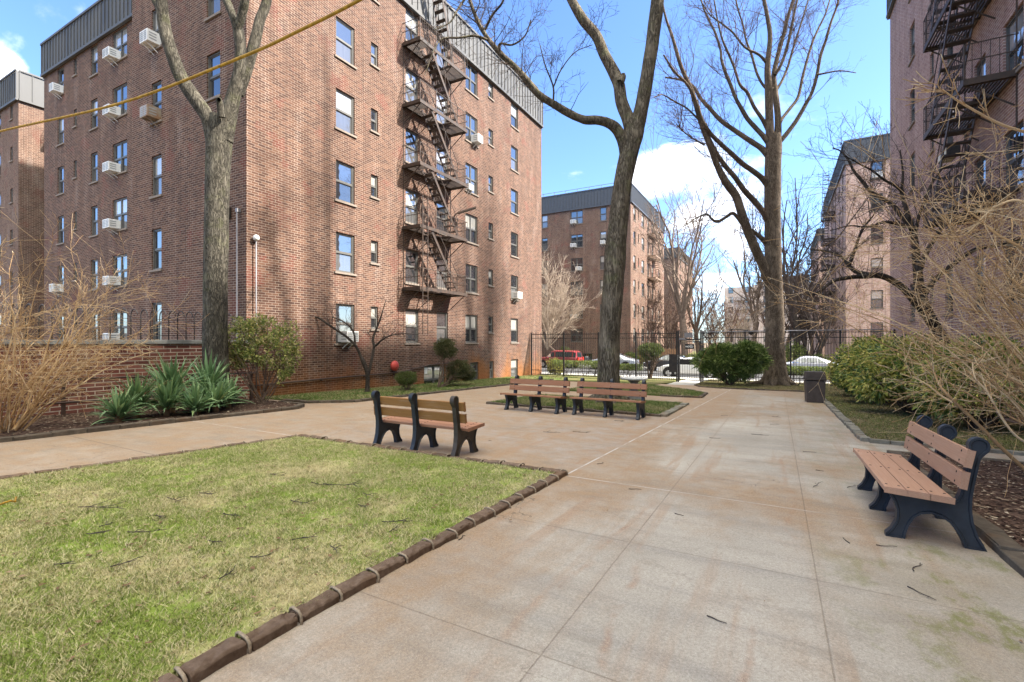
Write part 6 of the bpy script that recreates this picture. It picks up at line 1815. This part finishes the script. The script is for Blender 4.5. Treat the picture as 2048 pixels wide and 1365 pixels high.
# ------------------------------------------------------------------ yuccas
def yucca(base, label, n, L, seed, up0=0.1):
    global rng
    keep = rng; rng = np.random.default_rng(seed)
    t = thing('yucca', base, label, 'yucca', 'yuccas in the left bed'); V = []; F = []; c = 0
    for k in range(n):
        az = rng.uniform(0, 2 * math.pi); el = R(rng.uniform(4, 80)); l = L * rng.uniform(0.7, 1.1); w = 0.033 * rng.uniform(0.8, 1.25)
        d = np.array([math.cos(az) * math.cos(el), math.sin(az) * math.cos(el), math.sin(el)]); sd = np.array([-math.sin(az), math.cos(az), 0])
        p = np.array([0, 0, up0 + rng.uniform(0, .2)]); m = 6; rows = []
        bent = rng.random() < 0.55; kb = rng.integers(3, 6)
        for i in range(m + 1):
            f = i / m; ww = w * (0.55 + 0.9 * f if f < .5 else 1.0) * (1 - max(0, (f - .55) / .45)) + 0.001
            nn = np.cross(sd, d); rows += [p - sd * ww + nn * ww * .4, p.copy(), p + sd * ww + nn * ww * .4]
            p = p + d * l / m
            drop = 0.17 + (0.9 if bent and i == kb else 0)
            d = nrm(d + np.array([0, 0, -drop * (0.3 + f) * (1.2 - math.sin(el) * .9)]))
        V += rows
        for i in range(m):
            for q in (0, 1): a = c + i * 3 + q; F.append((a, a + 1, a + 4, a + 3))
        c += len(rows)
    v = np.array(V); lim = 0.02 - 0.0
    v[:, 2] = np.maximum(v[:, 2], lim + np.abs(v[:, 0]) * 0.01)
    np_obj('foliage', v, np.array(F), M['leaf_yucca'], t, smooth=False)
    mb = MB(); mb.tube([(0, 0, -0.05), (0, 0, up0 + 0.15)], [0.07, 0.05], 8); mb.obj('stem', M['leaf_dead'], t)
    rng = keep


for (x, y, n, L, h, lab) in ((-12.35, 5.25, 85, 0.72, 0.20, 'yucca in the second row, behind the low one beside the stump'), (-11.85, 6.2, 80, 0.68, 0.05, 'yucca at the very front of the clump, drooping over the edging'), (-12.4, 7.3, 70, 0.68, 0.13, 'yucca tucked against the foot of the forked trunk'), (-11.95, 4.75, 86, 0.63, 0.02, 'low spreading yucca at the left end of the clump, beside the pale stump'), (-12.15, 5.75, 103, 0.74, 0.12, 'yucca in the middle front of the clump'),
                             (-12.65, 6.1, 103, 1.00, 0.40, 'tall yucca at the back of the clump against the railing'), (-12.0, 6.75, 92, 0.74, 0.10, 'yucca with bright yellow-green heart at the right end of the clump'), (-12.7, 6.95, 80, 1.00, 0.36, 'tall yucca at the back nearest the forked trunk')):
    yucca((x, y, gz(y) + 0.05), lab, n, L, int(abs(x * 100) + y * 10), h)
T = Tubes(); rough_tube(T, [(-12.55, 5.0, gz(5) - .02, 0.10), (-12.55, 5.0, gz(5) + .25, 0.10), (-12.54, 5.02, gz(5) + .46, 0.13), (-12.53, 5.03, gz(5) + .58, 0.10), (-12.53, 5.03, gz(5) + .62, 0.02)], 12, 4, 0.3, 4)
tag(T.obj('dead_stump', plain('pale_wood', (0.42, 0.29, 0.14), 0.9, var=0.5, scale=12), None, (-12.55, 5.0, gz(5))), 'pale splintered stump among the yuccas', 'stump')
tag(bpy.data.objects['dead_stump'], None); bpy.data.objects['dead_stump'].location = (-12.55, 5.0, gz(5))

# ------------------------------------------------------------------ fallen twigs
def fallen(px, py, l, rz, n=5, r=0.006, kids=2, lift=0.0, lab=None, grp=None, seed=0):
    u = (px - 1024) / 960.0; v = (py - 682.5) / 960.0
    dx, dy = -SN + u * CS, CS + u * SN
    t = CAM_H / (v - SLOPE * dy); x, y = dx * t, dy * t
    S = Tubes(); k = np.random.default_rng(seed)
    pts = [np.array([-l / 2, 0, r])]; d = np.array([1.0, 0, 0])
    for i in range(n):
        d = nrm(d + np.array([0, k.normal(0, .28), k.normal(0, .06)])); q = pts[-1] + d * l / n; q[2] = max(r, q[2]); pts.append(q)
    S.add(np.array(pts), np.linspace(r, r * .5, n + 1), 5)
    for j in range(kids):
        i = int(k.integers(1, n)); s = k.choice([-1, 1]); q = pts[i]
        e = np.array([0.7, s * 0.7, k.uniform(0.0, .35)]) * l * k.uniform(.2, .45)
        S.add(np.array([q, q + e * .5 + k.normal(0, .01, 3), q + e]), [r * .7, r * .55, r * .35], 4)
    o = S.obj('fallen_twig', M['stick']); o.location = (x, y, gz(y) + lift); o.rotation_euler = slope_rot(rz)
    tag(o, lab, 'twig', grp)


PG = 'twigs fallen on the paving'; LG = 'twigs fallen on the lawn'
PL_ = 'small dark twig lying on the paved walk'; LL_ = 'dark broken twig lying on the near lawn'
for i, (x, y, l, a, kd) in enumerate([(1103, 866, .35, .1, 2), (1160, 866, .35, -.2, 3), (1520, 871, .32, -.2, 1), (1450, 832, .2, .3, 0), (1555, 835, .25, -.3, 1), (1430, 877, .2, .2, 0), (1632, 973, .16, 1.2, 2), (1690, 1082, .13, 2.0, 0), (1808, 1132, .2, 2.0, 1), (1850, 1188, .2, -.6, 1), (1435, 1238, .12, .1, 0), 
                                      (1620, 906, .2, -.1, 0), (1270, 981, .15, 0, 0), (930, 1079, .12, 1.0, 1), (1200, 928, .12, 1.2, 1), (1360, 1030, .1, 0, 0), (1775, 1096, .15, -.2, 0), (1240, 843, .3, -.2, 2), (980, 882, .06, 0, 0), (1070, 820, .3, -.5, 2), (1550, 850, .2, 0, 1), (1700, 975, .12, 1.0, 1), (1640, 942, .1, 0, 1)]):
    fallen(x, y, l, a, r=0.0045, kids=kd, lift=0.002, lab=PL_, grp=PG, seed=i)
for i, (x, y, l, a, kd) in enumerate([(690, 980, .55, .35, 2), (640, 978, .3, 0, 1), (310, 1050, .22, -.5, 3), (455, 1046, .22, -.2, 4), (215, 1063, .12, 1.6, 1), (190, 1085, .2, .2, 3), (280, 1083, .3, .2, 2), (610, 1090, .2, 1.0, 3), (780, 1065, .28, -.3, 3), (720, 1025, .14, -.5, 1), (790, 1072, .14, 1.6, 2), (255, 1140, .2, 1.5, 1), (145, 1140, .2, 1.0, 2), (470, 1165, .2, 1.4, 2), (740, 1000, .2, 0, 2), (200, 1030, .5, .35, 2), (600, 1016, .25, .1, 3), (420, 1000, .3, .2, 2), (350, 1010, .25, .1, 2), (560, 960, .3, .2, 2), (430, 1098, .15, .2, 3), (520, 1130, .15, .5, 2), (680, 1110, .18, .2, 2)]):
    fallen(x, y, l, a, r=0.0045, kids=kd + 2, lift=0.055, lab=LL_, grp=LG, seed=100 + i)

# ================================================================== LIGHT, SKY, CAMERA
SUN_AZ = math.atan2(1.0, 0.34)      # clockwise from +Y
SUN_EL = R(41)
sd = Vector((math.sin(SUN_AZ) * math.cos(SUN_EL), math.cos(SUN_AZ) * math.cos(SUN_EL), math.sin(SUN_EL)))
ld = bpy.data.lights.new('sun', 'SUN'); ld.energy = 4.7; ld.angle = R(2.5); ld.color = (1.0, 0.93, 0.83)
lo = bpy.data.objects.new('sun', ld); COL.objects.link(lo); lo.location = (30, 10, 60)
lo.rotation_euler = sd.to_track_quat('Z', 'Y').to_euler()

wd = bpy.data.worlds.new('World'); SC.world = wd; wd.use_nodes = True
nt = wd.node_tree
for n in list(nt.nodes): nt.nodes.remove(n)


class WG(G):
    def __init__(s, nt): s.nt = nt


W = WG(nt)
sky = W.node('ShaderNodeTexSky', sky_type='NISHITA')
sky.sun_disc = False; sky.sun_elevation = SUN_EL; sky.sun_rotation = SUN_AZ; sky.air_density = 1.0; sky.dust_density = 0.6; sky.ozone_density = 1.6
dirv = W.coord('Generated')
dz = W.sep(dirv)[2]
pl = W.node('ShaderNodeVectorMath', operation='SCALE'); W.set(pl.inputs[0], dirv); W.set(pl.inputs['Scale'], W.math('DIVIDE', 1.0, W.math('ADD', W.math('MAXIMUM', dz, 0.0), 0.22)))
n1 = W.noise(pl.outputs[0], 2.2, 8, 0.6, dist=0.3)
acc = n1
for (x, y, rad, amt) in ((1390, 315, .08, .22), (1310, 340, .07, .22), (1470, 420, .11, .26), (1340, 420, .08, .16), (1400, 540, .12, .10), (1240, 392, .08, .16), (1130, 378, .07, .16), (1500, 560, .12, .12), (15, 165, .045, .26), (-70, 150, .07, .3), (118, 15, .05, .14), (15, 90, .035, .14)):
    v = P(x, y, 1.0) - Vector((0, 0, CAM_H)); v.normalize()
    dp = W.node('ShaderNodeVectorMath', operation='DOT_PRODUCT'); W.set(dp.inputs[0], dirv); dp.inputs[1].default_value = v
    acc = W.math('ADD', acc, W.mapr(dp.outputs['Value'], math.cos(rad), 1.0, 0.0, amt, True))
# bright cloud added overhead, outside the view, as neutral fill for the shaded court
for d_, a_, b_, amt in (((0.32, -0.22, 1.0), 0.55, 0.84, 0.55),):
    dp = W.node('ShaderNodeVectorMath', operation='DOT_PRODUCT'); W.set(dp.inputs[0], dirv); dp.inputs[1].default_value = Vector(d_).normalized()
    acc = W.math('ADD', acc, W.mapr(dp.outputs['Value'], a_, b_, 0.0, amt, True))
mask = W.mapr(acc, 0.66, 0.90, 0, 1, True)
shade = W.noise(pl.outputs[0], 4.0, 6, 0.6)
cl = W.ramp(shade, [(0.3, (4.9, 4.9, 5.0)), (0.6, (8.2, 7.9, 7.5))])
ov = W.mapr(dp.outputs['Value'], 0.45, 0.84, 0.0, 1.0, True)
cl = W.mix(ov, cl, (11.9, 11.4, 9.8))  # warmer, brighter tone for the added fill cloud
# a deeper, cleaner blue than the raw sky model
tint = W.mix(1.0, sky.outputs[0], (0.57, 0.705, 0.92), 'MULTIPLY')
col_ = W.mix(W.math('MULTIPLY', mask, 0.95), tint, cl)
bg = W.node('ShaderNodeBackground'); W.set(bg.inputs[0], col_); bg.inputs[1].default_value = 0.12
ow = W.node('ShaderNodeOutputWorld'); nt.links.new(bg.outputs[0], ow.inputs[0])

cam = bpy.data.cameras.new('camera'); cam.lens = 960 / 2048 * 36; cam.sensor_width = 36; cam.clip_end = 2000; cam.clip_start = 0.05
co = bpy.data.objects.new('camera', cam); COL.objects.link(co)
co.location = (0, 0, CAM_H); co.rotation_euler = (R(90), 0, YAW)
SC.camera = co
SC.view_settings.view_transform = 'Standard'; SC.view_settings.look = 'None'; SC.view_settings.gamma = 1.0
SC.view_settings.exposure = 1.93
SC.cycles.max_bounces = 8; SC.cycles.diffuse_bounces = 4; SC.cycles.glossy_bounces = 3
